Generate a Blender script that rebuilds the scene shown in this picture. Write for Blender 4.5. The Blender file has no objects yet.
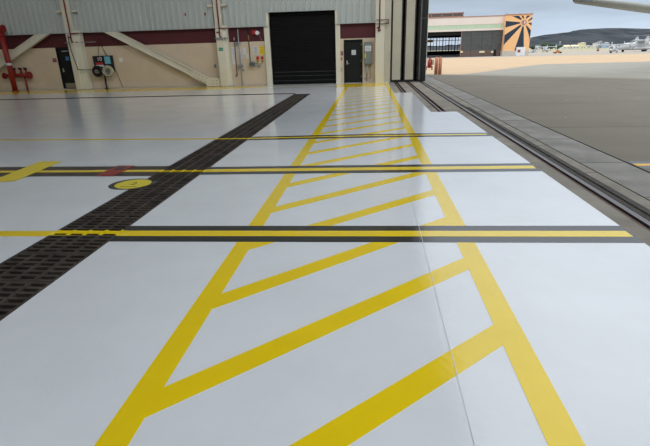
import bpy, math, random
from mathutils import Vector, Matrix
random.seed(7)
C = bpy.context.scene.collection
sc = bpy.context.scene
sc.view_settings.view_transform = 'Standard'
sc.view_settings.look = 'None'
sc.view_settings.gamma = 1.0
sc.view_settings.use_curve_mapping = False
sc.view_settings.exposure = 0.0

# ------------------------------------------------------------------ camera
FPX, CX, CY, EYE = 466.0, 325.0, 223.0, 1.6
_V = Vector((37, 1267, FPX)).normalized()
UP = -_V
_F = Vector((370 - CX, 50.7 - CY, FPX)); FW = (_F - _V * _F.dot(_V)).normalized()
RT = FW.cross(UP)
if RT.x < 0: RT = -RT
def world_dir(d): return Vector((d.dot(RT), d.dot(FW), d.dot(UP)))
cam = bpy.data.cameras.new('camera'); co = bpy.data.objects.new('camera', cam); C.objects.link(co)
cam.sensor_width = 36; cam.lens = FPX / 650 * 36; cam.clip_end = 9000; cam.clip_start = 0.05
xr = world_dir(Vector((1, 0, 0))); yu = world_dir(Vector((0, -1, 0))); zb = world_dir(Vector((0, 0, -1)))
co.matrix_world = Matrix(((xr.x, yu.x, zb.x, 0), (xr.y, yu.y, zb.y, 0), (xr.z, yu.z, zb.z, EYE), (0, 0, 0, 1)))
sc.camera = co

def W(x, y, D):                      # world point at depth Y=D seen at photo point (x,y)
    d = world_dir(Vector((x - CX, y - CY, FPX))); t = D / d.y
    return Vector((d.x * t, D, EYE + d.z * t))
def tz(x, y):                        # the apron drains gently away from the hangar
    r = math.hypot(x, y)
    if r < 45: return 0.0
    if r < 205: return -0.0122 * (r - 45)
    if r < 500: return -1.952 - 0.0074 * (r - 205)
    return -4.135 - 0.001 * (r - 500)
def G(x, y):                         # terrain point seen at photo point
    d = world_dir(Vector((x - CX, y - CY, FPX))); h = math.hypot(d.x, d.y)
    r = 1.0
    while r < 3500:
        X, Y = d.x / h * r, d.y / h * r
        if EYE + d.z / h * r <= tz(X, Y): return Vector((X, Y, tz(X, Y)))
        r += max(.02, r * .002)
    return Vector((X, Y, tz(X, Y)))

# ------------------------------------------------------------------ materials
MATS = {}
def mat(name, col, rough=.6, metal=0, var=.0, vscale=3., bump=.0, bscale=30., col2=None, emit=None, coat=0, stretch=None, spec=None):
    if name in MATS: return MATS[name]
    m = bpy.data.materials.new(name); m.use_nodes = True; nt = m.node_tree; b = nt.nodes['Principled BSDF']
    b.inputs['Base Color'].default_value = (*col, 1); b.inputs['Roughness'].default_value = rough; b.inputs['Metallic'].default_value = metal
    if spec is not None: b.inputs['Specular IOR Level'].default_value = spec
    if coat: b.inputs['Coat Weight'].default_value = coat; b.inputs['Coat Roughness'].default_value = .15
    if emit: b.inputs['Emission Color'].default_value = (*emit[:3], 1); b.inputs['Emission Strength'].default_value = emit[3]
    geo = nt.nodes.new('ShaderNodeNewGeometry')
    src = geo.outputs['Position']
    if stretch:
        mp = nt.nodes.new('ShaderNodeMapping'); mp.inputs['Scale'].default_value = stretch
        nt.links.new(src, mp.inputs['Vector']); src = mp.outputs['Vector']
    if var or col2:
        n = nt.nodes.new('ShaderNodeTexNoise'); n.inputs['Scale'].default_value = vscale; n.inputs['Detail'].default_value = 5; n.inputs['Roughness'].default_value = .6
        nt.links.new(src, n.inputs['Vector'])
        r = nt.nodes.new('ShaderNodeValToRGB'); r.color_ramp.elements[0].position = .3; r.color_ramp.elements[1].position = .7
        c2 = col2 if col2 else tuple(min(1, c * (1 + var)) for c in col)
        c1 = col if col2 else tuple(c * (1 - var) for c in col)
        r.color_ramp.elements[0].color = (*c1, 1); r.color_ramp.elements[1].color = (*c2, 1)
        nt.links.new(n.outputs['Fac'], r.inputs['Fac']); nt.links.new(r.outputs['Color'], b.inputs['Base Color'])
    if bump:
        n = nt.nodes.new('ShaderNodeTexNoise'); n.inputs['Scale'].default_value = bscale; n.inputs['Detail'].default_value = 3
        nt.links.new(src, n.inputs['Vector'])
        bp = nt.nodes.new('ShaderNodeBump'); bp.inputs['Strength'].default_value = bump; bp.inputs['Distance'].default_value = .01
        nt.links.new(n.outputs['Fac'], bp.inputs['Height']); nt.links.new(bp.outputs['Normal'], b.inputs['Normal'])
    MATS[name] = m; return m

M_floor = mat('white_epoxy', (.70, .73, .77), .14, var=.05, vscale=1.1, bump=.1, bscale=22, spec=.55)
M_yel = mat('yellow_line_paint', (.82, .59, .0), .15, var=.04, vscale=2, bump=.09, bscale=22, spec=.55)
M_blk = mat('black_line_paint', (.012, .013, .014), .17, var=.1, bump=.09, bscale=22, spec=.5)
M_red = mat('red_floor_paint', (.28, .02, .02), .35, var=.2, vscale=12)
M_conc = mat('track_concrete', (.225, .21, .18), .92, var=.25, vscale=1.5, bump=.3, bscale=20, spec=.12)
M_slab = mat('apron_edge_concrete', (.22, .215, .20), .92, var=.22, vscale=1.6, bump=.3, bscale=20, spec=.12)
M_dark = mat('dark_channel', (.012, .011, .01), .8)
M_rust = mat('rusty_steel', (.09, .035, .025), .7, var=.3, vscale=20)
M_rail = mat('worn_rail_steel', (.10, .09, .09), .55, metal=.2, var=.1, vscale=8)
M_grime = mat('grimy_concrete', (.035, .031, .026), .85, var=.4, vscale=6)
M_beige = mat('beige_painted_block', (.60, .505, .39), .75, var=.06, vscale=1.2, bump=.08, bscale=12)
M_maroon = mat('maroon_paint', (.072, .006, .012), .6, var=.08, vscale=2)
M_corr = mat('grey_green_corrugated_sheet', (.47, .51, .505), .4, metal=0, var=.04, vscale=.8)
M_cream = mat('cream_steel_paint', (.66, .64, .54), .5, var=.05, vscale=2)
M_leaf = mat('beige_door_leaf_paint', (.48, .45, .36), .6, var=.05, vscale=1.5)
M_rubber = mat('black_rubber', (.008, .008, .009), .6)
M_door = mat('dark_door_paint', (.008, .011, .012), .5, spec=.25)
M_bay = mat('black_roll_up_slats', (.0035, .0035, .004), .5, spec=.15)
M_redp = mat('red_pipe_paint', (.24, .012, .012), .45, var=.1, vscale=6)
M_chrome = mat('brushed_steel', (.6, .6, .6), .3, metal=.9)
M_galv = mat('galvanised_metal', (.30, .32, .33), .5, metal=.3)
M_white = mat('white_paint', (.75, .76, .78), .5)
M_paper = mat('white_paper', (.62, .66, .72), .7)
M_blue = mat('blue_notice', (.05, .17, .38), .6)
M_teal = mat('pale_blue_notice', (.13, .42, .55), .6)
M_sgrn = mat('green_sign', (.04, .28, .17), .5)
M_syel = mat('yellow_sign', (.75, .62, .02), .5)
M_sred = mat('red_sign', (.45, .02, .02), .5)
M_smar = mat('maroon_sign', (.2, .01, .03), .5)
M_gbox = mat('grey_enamel', (.14, .17, .17), .45, var=.06)
M_orange = mat('orange_paint', (.48, .15, .03), .5)
M_brassy = mat('dull_brass', (.35, .25, .09), .4, metal=.6)
M_bol = mat('red_brown_bollard_paint', (.50, .19, .105), .55, var=.2, vscale=9)
M_inner = mat('interior_wall_paint', (.55, .53, .47), .8)
M_ceil = mat('ceiling_deck', (.50, .50, .47), .8)

def grate_material():
    m = bpy.data.materials.new('cast_iron_grate_with_painted_stripes'); m.use_nodes = True; nt = m.node_tree; b = nt.nodes['Principled BSDF']
    b.inputs['Roughness'].default_value = .6; b.inputs['Specular IOR Level'].default_value = .25
    geo = nt.nodes.new('ShaderNodeNewGeometry'); sp = nt.nodes.new('ShaderNodeSeparateXYZ'); nt.links.new(geo.outputs['Position'], sp.inputs[0])
    def math_(op, a, b_=None):
        n = nt.nodes.new('ShaderNodeMath'); n.operation = op
        for i, v in enumerate((a, b_)):
            if v is None: continue
            if isinstance(v, (int, float)): n.inputs[i].default_value = v
            else: nt.links.new(v, n.inputs[i])
        return n.outputs[0]
    tot = None
    for (c, sl, hw) in ((4.102, .0287, .07), (6.53, .0, .07), (9.22, .0, .055)):
        yy = math_('SUBTRACT', sp.outputs['Y'], math_('MULTIPLY', sp.outputs['X'], sl))
        v = math_('COMPARE', yy, c); v.node.inputs[2].default_value = hw
        tot = v if tot is None else math_('MAXIMUM', tot, v)
    tot = math_('MULTIPLY', tot, math_('GREATER_THAN', sp.outputs['Z'], -.006))
    n = nt.nodes.new('ShaderNodeTexNoise'); n.inputs['Scale'].default_value = 5; n.inputs['Detail'].default_value = 6; nt.links.new(geo.outputs['Position'], n.inputs['Vector'])
    r = nt.nodes.new('ShaderNodeValToRGB'); r.color_ramp.elements[0].position = .35; r.color_ramp.elements[1].position = .7
    r.color_ramp.elements[0].color = (.030, .024, .020, 1); r.color_ramp.elements[1].color = (.075, .060, .050, 1)
    nt.links.new(n.outputs['Fac'], r.inputs['Fac'])
    mx = nt.nodes.new('ShaderNodeMixRGB'); mx.inputs[2].default_value = (.8, .58, .0, 1)
    nt.links.new(tot, mx.inputs[0]); nt.links.new(r.outputs['Color'], mx.inputs[1]); nt.links.new(mx.outputs[0], b.inputs['Base Color'])
    return m
M_grate = grate_material()

def apron_material():
    m = bpy.data.materials.new('apron_pavement'); m.use_nodes = True; nt = m.node_tree; b = nt.nodes['Principled BSDF']
    b.inputs['Roughness'].default_value = .95; b.inputs['Specular IOR Level'].default_value = .08
    geo = nt.nodes.new('ShaderNodeNewGeometry'); sp = nt.nodes.new('ShaderNodeSeparateXYZ'); nt.links.new(geo.outputs['Position'], sp.inputs[0])
    X, Y = sp.outputs['X'], sp.outputs['Y']
    def mt(op, a, b_=None, c=None):
        n = nt.nodes.new('ShaderNodeMath'); n.operation = op
        for i, v in enumerate((a, b_, c)):
            if v is None: continue
            if isinstance(v, (int, float)): n.inputs[i].default_value = v
            else: nt.links.new(v, n.inputs[i])
        return n.outputs[0]
    def noise(scale, detail=5, vec=None):
        n = nt.nodes.new('ShaderNodeTexNoise'); n.inputs['Scale'].default_value = scale; n.inputs['Detail'].default_value = detail
        nt.links.new(vec or geo.outputs['Position'], n.inputs['Vector']); return n.outputs['Fac']
    wob = mt('MULTIPLY', mt('SUBTRACT', noise(.25), .5), 3.0)
    def half(ax, ay, c, soft, w=1.0):       # 1 where ax*X+ay*Y > c
        v = mt('ADD', mt('MULTIPLY', X, ax), mt('MULTIPLY', Y, ay))
        v = mt('ADD', v, mt('MULTIPLY', wob, w))
        n = nt.nodes.new('ShaderNodeMapRange'); n.inputs['From Min'].default_value = c - soft; n.inputs['From Max'].default_value = c + soft
        nt.links.new(v, n.inputs['Value']); return n.outputs['Result']
    def mix(f, a, c):
        n = nt.nodes.new('ShaderNodeMixRGB')
        nt.links.new(f, n.inputs[0])
        if isinstance(a, tuple): n.inputs[1].default_value = (*a, 1)
        else: nt.links.new(a, n.inputs[1])
        n.inputs[2].default_value = (*c, 1); return n.outputs[0]
    near = (.175, .163, .135)
    c = mix(half(.95, 1, 36.5, 1.2, .5), near, (.27, .26, .225))
    tan = (.47, .345, .225)
    # tan concrete: beyond a line, and everything left of a diagonal seam
    ta = half(-.25, 1, 43.5, .8, .6)
    tb = mt('MULTIPLY', half(-1.55, 1, 22.5, .8, .5), half(.95, 1, 37.0, .8, .4))
    c = mix(mt('MAXIMUM', ta, tb), c, tan)
    c = mix(half(.0, 1, 150, 3), c, (.36, .32, .27))
    c = mix(half(.0, 1, 470, 10), c, (.36, .33, .22))
    # fine mottling, joints and pale chips
    ms = noise(.8, 8); cr = nt.nodes.new('ShaderNodeMapRange'); cr.inputs['To Min'].default_value = .86; cr.inputs['To Max'].default_value = 1.14
    nt.links.new(ms, cr.inputs['Value'])
    mp = nt.nodes.new('ShaderNodeMapping'); mp.inputs['Scale'].default_value = (.15, 1.2, 1); nt.links.new(geo.outputs['Position'], mp.inputs['Vector'])
    st = noise(1.0, 4, mp.outputs['Vector']); cr2 = nt.nodes.new('ShaderNodeMapRange'); cr2.inputs['To Min'].default_value = .88; cr2.inputs['To Max'].default_value = 1.12
    nt.links.new(st, cr2.inputs['Value'])
    fac = mt('MULTIPLY', cr.outputs['Result'], cr2.outputs['Result'])
    def joint(axis, period, off, hw):
        f = mt('FRACT', mt('DIVIDE', mt('SUBTRACT', axis, off), period))
        return mt('LESS_THAN', mt('ABSOLUTE', mt('SUBTRACT', f, .5)), hw / period)
    j = mt('MAXIMUM', joint(Y, 6.1, .95, .025), joint(X, 6.1, 3.65 + 2.6, .025))
    fac = mt('MULTIPLY', fac, mt('SUBTRACT', 1.0, mt('MULTIPLY', j, .35)))
    vm = nt.nodes.new('ShaderNodeMixRGB'); vm.blend_type = 'MULTIPLY'; vm.inputs[0].default_value = 1
    nt.links.new(c, vm.inputs[1]); nt.links.new(fac, vm.inputs[2])
    vo = nt.nodes.new('ShaderNodeTexVoronoi'); vo.inputs['Scale'].default_value = 1.1; nt.links.new(geo.outputs['Position'], vo.inputs['Vector'])
    ch = mt('LESS_THAN', vo.outputs['Distance'], .035)
    out = mix(mt('MULTIPLY', ch, mt('LESS_THAN', Y, 40)), vm.outputs[0], (.42, .42, .41))
    nt.links.new(out, b.inputs['Base Color'])
    return m
M_apron = apron_material()

# ------------------------------------------------------------------ mesh builder
class MB:
    def __init__(s): s.v = []; s.f = []; s.mi = []; s.cur = 0; s.sm = []
    def face(s, idx, smooth=False): s.f.append(idx); s.mi.append(s.cur); s.sm.append(smooth)
    def box(s, x0, x1, y0, y1, z0, z1):
        b = len(s.v)
        s.v += [Vector(p) for p in ((x0,y0,z0),(x1,y0,z0),(x1,y1,z0),(x0,y1,z0),(x0,y0,z1),(x1,y0,z1),(x1,y1,z1),(x0,y1,z1))]
        for q in ((0,3,2,1),(4,5,6,7),(0,1,5,4),(1,2,6,5),(2,3,7,6),(3,0,4,7)): s.face([b+i for i in q])
        return s
    def bar(s, a, b, w, h, up=(0,0,1)):          # rectangular bar from a to b
        a = Vector(a); b = Vector(b); d = (b-a).normalized(); u = Vector(up); sd = d.cross(u).normalized(); u = sd.cross(d)
        k = len(s.v)
        for p in (a, b):
            for (i, j) in ((-1,-1),(1,-1),(1,1),(-1,1)): s.v.append(p + sd*(i*w/2) + u*(j*h/2))
        for q in ((0,1,2,3),(7,6,5,4),(0,4,5,1),(1,5,6,2),(2,6,7,3),(3,7,4,0)): s.face([k+i for i in q])
        return s
    def cyl(s, a, b, r, r2=None, n=14, cap=True):
        a = Vector(a); b = Vector(b); r2 = r if r2 is None else r2
        d = (b-a).normalized(); u = Vector((0,0,1)) if abs(d.z) < .9 else Vector((1,0,0)); sd = d.cross(u).normalized(); u = sd.cross(d)
        k = len(s.v)
        for p, rr in ((a, r), (b, r2)):
            for i in range(n):
                t = 2*math.pi*i/n; s.v.append(p + sd*(rr*math.cos(t)) + u*(rr*math.sin(t)))
        for i in range(n): s.face([k+i, k+(i+1)%n, k+n+(i+1)%n, k+n+i], True)
        if cap: s.face([k+i for i in range(n)][::-1]); s.face([k+n+i for i in range(n)])
        return s
    def path(s, pts, r, n=8):
        for i in range(len(pts)-1): s.cyl(pts[i], pts[i+1], r, n=n)
        for p in pts[1:-1]: s.ball(p, r*1.02, 8, 5)
        return s
    def ball(s, c, r, n=14, m=8, sc=(1,1,1)):
        c = Vector(c); k = len(s.v)
        for j in range(m+1):
            ph = math.pi*j/m
            for i in range(n):
                t = 2*math.pi*i/n
                s.v.append(c + Vector((r*sc[0]*math.sin(ph)*math.cos(t), r*sc[1]*math.sin(ph)*math.sin(t), r*sc[2]*math.cos(ph))))
        for j in range(m):
            for i in range(n): s.face([k+j*n+i, k+(j+1)*n+i, k+(j+1)*n+(i+1)%n, k+j*n+(i+1)%n], True)
        return s
    def torus(s, c, R, r, axis='Y', n=24, m=8):
        c = Vector(c); k = len(s.v)
        for i in range(n):
            t = 2*math.pi*i/n
            for j in range(m):
                p = 2*math.pi*j/m; q = R + r*math.cos(p); h = r*math.sin(p)
                v = {'Y': (q*math.cos(t), h, q*math.sin(t)), 'X': (h, q*math.cos(t), q*math.sin(t)), 'Z': (q*math.cos(t), q*math.sin(t), h)}[axis]
                s.v.append(c + Vector(v))
        for i in range(n):
            for j in range(m): s.face([k+i*m+j, k+((i+1)%n)*m+j, k+((i+1)%n)*m+(j+1)%m, k+i*m+(j+1)%m], True)
        return s
    def prism(s, pts, off):                       # planar polygon extruded by vector off
        off = Vector(off); k = len(s.v); n = len(pts)
        s.v += [Vector(p) for p in pts] + [Vector(p)+off for p in pts]
        s.face([k+i for i in range(n)][::-1]); s.face([k+n+i for i in range(n)])
        for i in range(n): s.face([k+i, k+(i+1)%n, k+n+(i+1)%n, k+n+i])
        return s
    def loft(s, secs, n=16, pw=1.0):              # secs: (x, cy, cz, ry, rz) along X
        k = len(s.v)
        for (x, cy, cz, ry, rz) in secs:
            for i in range(n):
                t = 2*math.pi*i/n; c_, s_ = math.cos(t), math.sin(t)
                s.v.append(Vector((x, cy + ry*math.copysign(abs(c_)**pw, c_), cz + rz*math.copysign(abs(s_)**pw, s_))))
        for j in range(len(secs)-1):
            for i in range(n): s.face([k+j*n+i, k+j*n+(i+1)%n, k+(j+1)*n+(i+1)%n, k+(j+1)*n+i], True)
        s.face([k+i for i in range(n)][::-1]); s.face([k+(len(secs)-1)*n+i for i in range(n)])
        return s
    def build(s, name, mats, parent=None, origin=None, bevel=0):
        mats = mats if isinstance(mats, (list, tuple)) else [mats]
        me = bpy.data.meshes.new(name); o = bpy.data.objects.new(name, me); C.objects.link(o)
        if parent is not None:
            r = parent
            while r.parent: r = r.parent
            off = r.location.copy(); o.parent = parent
        else:
            if origin is None:
                xs = [p.x for p in s.v]; ys = [p.y for p in s.v]; zs = [p.z for p in s.v]
                origin = ((min(xs)+max(xs))/2, (min(ys)+max(ys))/2, min(zs))
            off = Vector(origin); o.location = off
        me.from_pydata([tuple(p-off) for p in s.v], [], s.f)
        for m in mats: me.materials.append(m)
        for p, i, sm in zip(me.polygons, s.mi, s.sm): p.material_index = i; p.use_smooth = sm
        me.update()
        import bmesh
        bm = bmesh.new(); bm.from_mesh(me); bmesh.ops.recalc_face_normals(bm, faces=bm.faces); bm.to_mesh(me); bm.free()
        if bevel:
            b = o.modifiers.new('bevel', 'BEVEL'); b.width = bevel; b.segments = 2; b.limit_method = 'ANGLE'
        return o
def struct(o): o['kind'] = 'structure'; return o
def tag(o, label, cat, group=None, kind=None):
    o['label'] = label; o['category'] = cat
    if group: o['group'] = group
    if kind: o['kind'] = kind
    return o
def thing(name, loc, label, cat, group=None):
    o = bpy.data.objects.new(name, None); C.objects.link(o); o.location = loc; o.empty_display_size = .1
    return tag(o, label, cat, group)
def copy_tree(o, parent=None):
    c = o.copy(); C.objects.link(c); c.parent = parent
    for ch in list(o.children): copy_tree(ch, c)
    return c
def text(body, size, loc, rot, m, name, parent, depth=.002):
    cu = bpy.data.curves.new(name, 'FONT'); cu.body = body; cu.size = size; cu.extrude = depth; cu.align_x = 'CENTER'; cu.align_y = 'CENTER'
    t = bpy.data.objects.new('tmp', cu); C.objects.link(t)
    dg = bpy.context.evaluated_depsgraph_get(); me = bpy.data.meshes.new_from_object(t.evaluated_get(dg)); bpy.data.objects.remove(t)
    o = bpy.data.objects.new(name, me); C.objects.link(o); me.materials.clear(); me.materials.append(m)
    r = parent
    while r.parent: r = r.parent
    o.parent = parent; o.location = Vector(loc) - r.location; o.rotation_euler = rot
    return o
PI = math.pi

# ------------------------------------------------------------------ floor
YB = 25.7                                  # face of the back wall
DX0, DX1 = -3.10, -2.405                    # drain
NX0 = -34.0; YN = -34.0
S2L = (6.22, 6.86); FT = (19.62, 20.05)
def slab(xs, ys, keep, z0, z1):
    """closed slab over the kept cells of a grid"""
    m = MB(); idx = {}
    def vid(i, j, t):
        key = (i, j, t)
        if key not in idx: idx[key] = len(m.v); m.v.append(Vector((xs[i], ys[j], z1 if t else z0)))
        return idx[key]
    K = {(i, j): keep((xs[i]+xs[i+1])/2, (ys[j]+ys[j+1])/2) for i in range(len(xs)-1) for j in range(len(ys)-1)}
    for (i, j), k in K.items():
        if not k: continue
        m.face([vid(i,j,1), vid(i+1,j,1), vid(i+1,j+1,1), vid(i,j+1,1)])
        m.face([vid(i,j,0), vid(i,j+1,0), vid(i+1,j+1,0), vid(i+1,j,0)])
        if not K.get((i-1,j)): m.face([vid(i,j,0), vid(i,j,1), vid(i,j+1,1), vid(i,j+1,0)])
        if not K.get((i+1,j)): m.face([vid(i+1,j,0), vid(i+1,j+1,0), vid(i+1,j+1,1), vid(i+1,j,1)])
        if not K.get((i,j-1)): m.face([vid(i,j,0), vid(i+1,j,0), vid(i+1,j,1), vid(i,j,1)])
        if not K.get((i,j+1)): m.face([vid(i,j+1,0), vid(i,j+1,1), vid(i+1,j+1,1), vid(i+1,j+1,0)])
    return m
def keep_floor(x, y):
    if DX0 < x < DX1 and .9 < y < FT[1]: return False
    if x < DX0 and S2L[0] < y < S2L[1]: return False
    if x < DX0 and FT[0] < y < FT[1]: return False
    if x > 1.64 and y > 12.98: return False
    if x > .95 and y > 19.2: return False
    return True
fl = slab([NX0, DX0, DX1, .95, 1.64, 2.33], [YN, .9, S2L[0], S2L[1], 12.98, 19.2, FT[0], FT[1], YB+.3], keep_floor, -.12, 0)
floor = struct(fl.build('floor', M_floor))
# pit below the grates
pit = MB(); pit.box(DX0-.05, DX1+.05, .8, FT[1]+.05, -.42, -.40); pit.box(NX0, DX0, S2L[0]-.05, S2L[1]+.05, -.42, -.40); pit.box(NX0, DX0, FT[0]-.05, FT[1]+.05, -.42, -.40)
for (a, b) in ((DX0-.06, DX0-.0), (DX1, DX1+.06)): pit.box(a, b, .8, FT[1]+.05, -.40, -.121)
struct(pit.build('trim_1', M_dark))

# ---- painted markings: parts of the floor
def flat(name, pts, m, z0, z1, label=None):
    o = MB().prism([(x, y, z0) for x, y in pts], (0, 0, z1-z0)).build(name, m, floor)
    if label: o['label'] = label
    return o
LY0, LY1 = -.3, 22.9
LO, LI, RI, RO = -1.185, -1.035, .765, .92
flat('walkway_border', [(LO-.02, LY0), (LI-.02, LY0), (LI, 6), (LI+.01, LY1), (LO+.015, LY1), (LO, 6)], M_yel, .0002, .0014, 'left yellow border line of the walkway')
flat('walkway_border', [(RI, LY0), (RO, LY0), (RO, LY1+2.2), (RI, LY1+2.2)], M_yel, .0002, .0014, 'right yellow border line of the walkway')
k = -4
while True:
    yl = 1.887 + .986*k; yr = yl + .915*(RI-LI)
    if yl > LY1: break
    if yr > LY0 + .5:
        t = .215; a = (LI-.03, yl-t-.027); b = (RI+.01, yr-t+.01); c = (RI+.01, yr+.01); d = (LI-.03, yl-.027)
        if yl - t < LY0:
            xx = LI + (LY0-(yl-t))/.915; x2 = LI + max(0, (LY0-yl)/.915)
            pts = [(min(xx, RI), LY0), b, c, (x2, LY0)]
        elif yr > LY1:
            x1 = LI + (LY1-yl)/.915; x2 = LI + (LY1-(yl-t))/.915
            pts = [a, (min(x2, RI), LY1), (x1, LY1), d] if x2 <= RI else [a, b, (RI, LY1), (x1, LY1), d]
        else: pts = [a, b, c, d]
        flat('hatch_stripe', pts, M_yel, .0002, .0012)
    k += 1
def poly_at(P, x):
    for (a, ya), (b, yb) in zip(P, P[1:]):
        if a <= x <= b: return ya + (yb-ya)*(x-a)/(b-a)
    return P[0][1] if x < P[0][0] else P[-1][1]
def strip(P, x0, x1, hw, d0=0, d1=0):
    xs_ = [x0] + [p[0] for p in P if x0 < p[0] < x1] + [x1]
    return [(x, poly_at(P, x)-hw) for x in xs_] + [(x, poly_at(P, x)+hw) for x in xs_[::-1]]
def cross(P, hb, hy, segs, label):
    flat('crossing_stripe', strip(P, DX1, 2.33, hb), M_blk, .0014, .0024, label + ' black backing band')
    for (a, b) in segs:
        flat('crossing_stripe', strip(P, a, b, hy), M_yel, .0024 if a > -3 else .0002, .0034, label + ' yellow line')
cross([(-20, 3.5), (-2.44, 4.004), (2.33, 4.09)], .205, .07, [(DX1, 2.31), (-20, DX0)], 'nearest crossing stripe')
cross([(-2.44, 6.52), (-1, 6.56), (2.33, 6.64)], .235, .085, [(DX1, 2.30)], 'middle crossing stripe')
cross([(-25, 9.6), (-8, 9.38), (-3.09, 9.22), (-2.3, 9.22), (0, 9.36), (2.33, 9.37)], .2, .055, [(DX1, 2.27), (-25, DX0)], 'farthest crossing stripe')
# band at the foot of the wall
flat('wall_foot_band', [(-1.65, 22.9), (.93, 22.9), (.93, 25.3), (-1.65, 25.3)], M_yel, .0002, .0016, 'yellow band in front of the right personnel door')
flat('wall_foot_band', [(-33, 22.7), (-7.0, 23.3), (-5.6, 24.0), (-5.2, 24.9), (-5.5, 25.3), (-33, 25.3)], M_yel, .0002, .0016, 'yellow band along the foot of the back wall')
flat('wall_foot_band', [(-5.0, 23.8), (-1.65, 23.9), (-1.65, 24.2), (-5.0, 24.1)], mat('worn_yellow_paint', (.45, .41, .22), .3, var=.1), .0002, .0012, 'thin worn yellow line before the roll-up door')
# patch, access marks and disc on the left
flat('tape_strip', [(-5.33, 5.86), (-4.98, 5.98), (-5.10, 7.2), (-5.48, 7.2)], mat('yellow_tape', (.80, .63, .04), .35), .006, .009, 'short yellow tape strip')
for p in ([(-3.94, 6.22), (-3.66, 6.22), (-3.66, 6.86), (-3.94, 6.86)],):
    flat('access_mark', p, M_red, .0062, .0085, 'red painted rectangle')
    ring = [( -3.80+.09*math.cos(t), 6.68+.09*math.sin(t)) for t in [2*PI*i/20 for i in range(20)]]
    flat('access_mark', ring, M_blk, .0086, .0095, 'dark round hole in the red rectangle')
circ = lambda cx, cy, r, n=36: [(cx+r*math.cos(2*PI*i/n), cy+r*math.sin(2*PI*i/n)) for i in range(n)]
flat('round_floor_mark', circ(-3.195, 5.80, .28), M_blk, .0002, .0014, 'black ring of the round floor mark')
flat('round_floor_mark', circ(-3.160, 5.80, .235), mat('yellow_disc', (.72, .6, .03), .35), .0014, .0024, 'yellow disc of the round floor mark')
flat('round_floor_mark', circ(-2.97, 5.86, .11), M_blk, .0003, .0010, 'black patch beside the round floor mark')
text('2', .17, (-3.155, 5.81, .0028), (0, 0, 0), M_blk, 'disc_number', floor, .0003)
mk = MB(); mk.box(-3.27, -3.05, 5.655, 5.67, .0024, .003); mk.build('disc_number', M_blk, floor)
# fine pale joint in the coating
flat('coating_joint', [(.452, 1.0), (.4555, 1.0), (.4855, 5.4), (.482, 5.4)], mat('pale_joint', (.78, .80, .83), .3), .0034, .0037, 'thin pale joint line along the floor')

# ------------------------------------------------------------------ drain grates
def grate_panel(x0, x1, y0, y1, cols, rows, rib, bar_, zt=0.0, th=.03):
    m = MB(); W_ = x1-x0; 
    m.box(x0, x0+.028, y0, y1, zt-th, zt); m.box(x1-.028, x1, y0, y1, zt-th, zt)
    cw = (W_-.056-(cols-1)*rib)/cols
    for i in range(1, cols): xx = x0+.028+i*cw+(i-1)*rib; m.box(xx, xx+rib, y0, y1, zt-th, zt)
    L = y1-y0; ch = (L-(rows+1)*bar_)/rows
    for j in range(rows+1):
        yy = y0+j*(ch+bar_); m.box(x0+.028, x1-.028, yy, yy+bar_, zt-th, zt-.0006)
    return m
PL = .52; y = .92
first = None; n = 0
while y + PL < FT[1] - .005:
    if first is None:
        first = grate_panel(DX0+.004, DX1-.004, y+.002, y+PL-.004, 4, 6, .034, .034).build('drain_grate', M_grate)
        tag(first, 'dark cast-iron slotted grate panel of the broad drain running between the white floor areas', 'grate', 'slotted grates of the broad drain')
        o = first; oy = first.location.y; y00 = y
    else:
        o = copy_tree(first); o.location.y = oy + (y - y00)
    y += PL; n += 1
# narrow cover strips across the left floor
M_cov = mat('brown_steel_cover', (.075, .06, .05), .5, var=.25, vscale=6)
M_cov2 = mat('blackened_cover', (.012, .006, .006), .8, spec=.05)
def cover(x0, x1, y0, y1, stripe, label, group):
    m = MB(); m.box(x0, x1, y0, y0+.05, -.03, -.002); m.box(x0, x1, y1-.05, y1, -.03, -.002)
    N = 22
    for i in range(N):
        a = x0 + (x1-x0)*i/N; m.box(a, a+(x1-x0)/N*.62, y0+.05, y1-.05, -.03, -.003)
    t = thing('trench_cover', ((x0+x1)/2, (y0+y1)/2, -.03), label, 'trench cover', group)
    m.build('cover_grille', M_cov if stripe else M_cov2, t)
    if stripe: MB().box(x0, x1, stripe[0], stripe[1], -.0029, .0005).build('painted_stripe', M_yel, t)
    return t
c0 = cover(DX0-1, DX0-.006, S2L[0]+.004, S2L[1]-.004, (6.48, 6.60), 'brown perforated trench cover with a yellow centre stripe, left of the broad drain', 'covers of the near cross trench')
for i in range(1, 9):
    if i in (3, 4, 5, 6, 7, 8):
        c = copy_tree(c0); 
        for ch in list(c.children):
            if ch.name.startswith('painted') and i > 20: pass
    else: c = copy_tree(c0)
    c.location.x -= i
f0 = cover(DX0-1, DX0-.006, FT[0]+.004, FT[1]-.004, None, 'narrow dark trench cover in the thin line near the back wall', 'covers of the far cross trench')
for i in range(1, 20):
    c = copy_tree(f0); c.location.x -= i
MB().box(-4.1, -3.1, FT[0]+.1, FT[0]+.2, .0001, .001).build('red_mark', M_red, floor)['label'] = 'small red mark on the far trench'
MB().box(NX0, -22.2, FT[0], FT[1], -.03, -.004).build('trim_3', M_cov)['kind'] = 'structure'
MB().box(NX0, DX0-9, S2L[0], S2L[1], -.03, -.004).build('trim_4', M_cov)['kind'] = 'structure'

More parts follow.
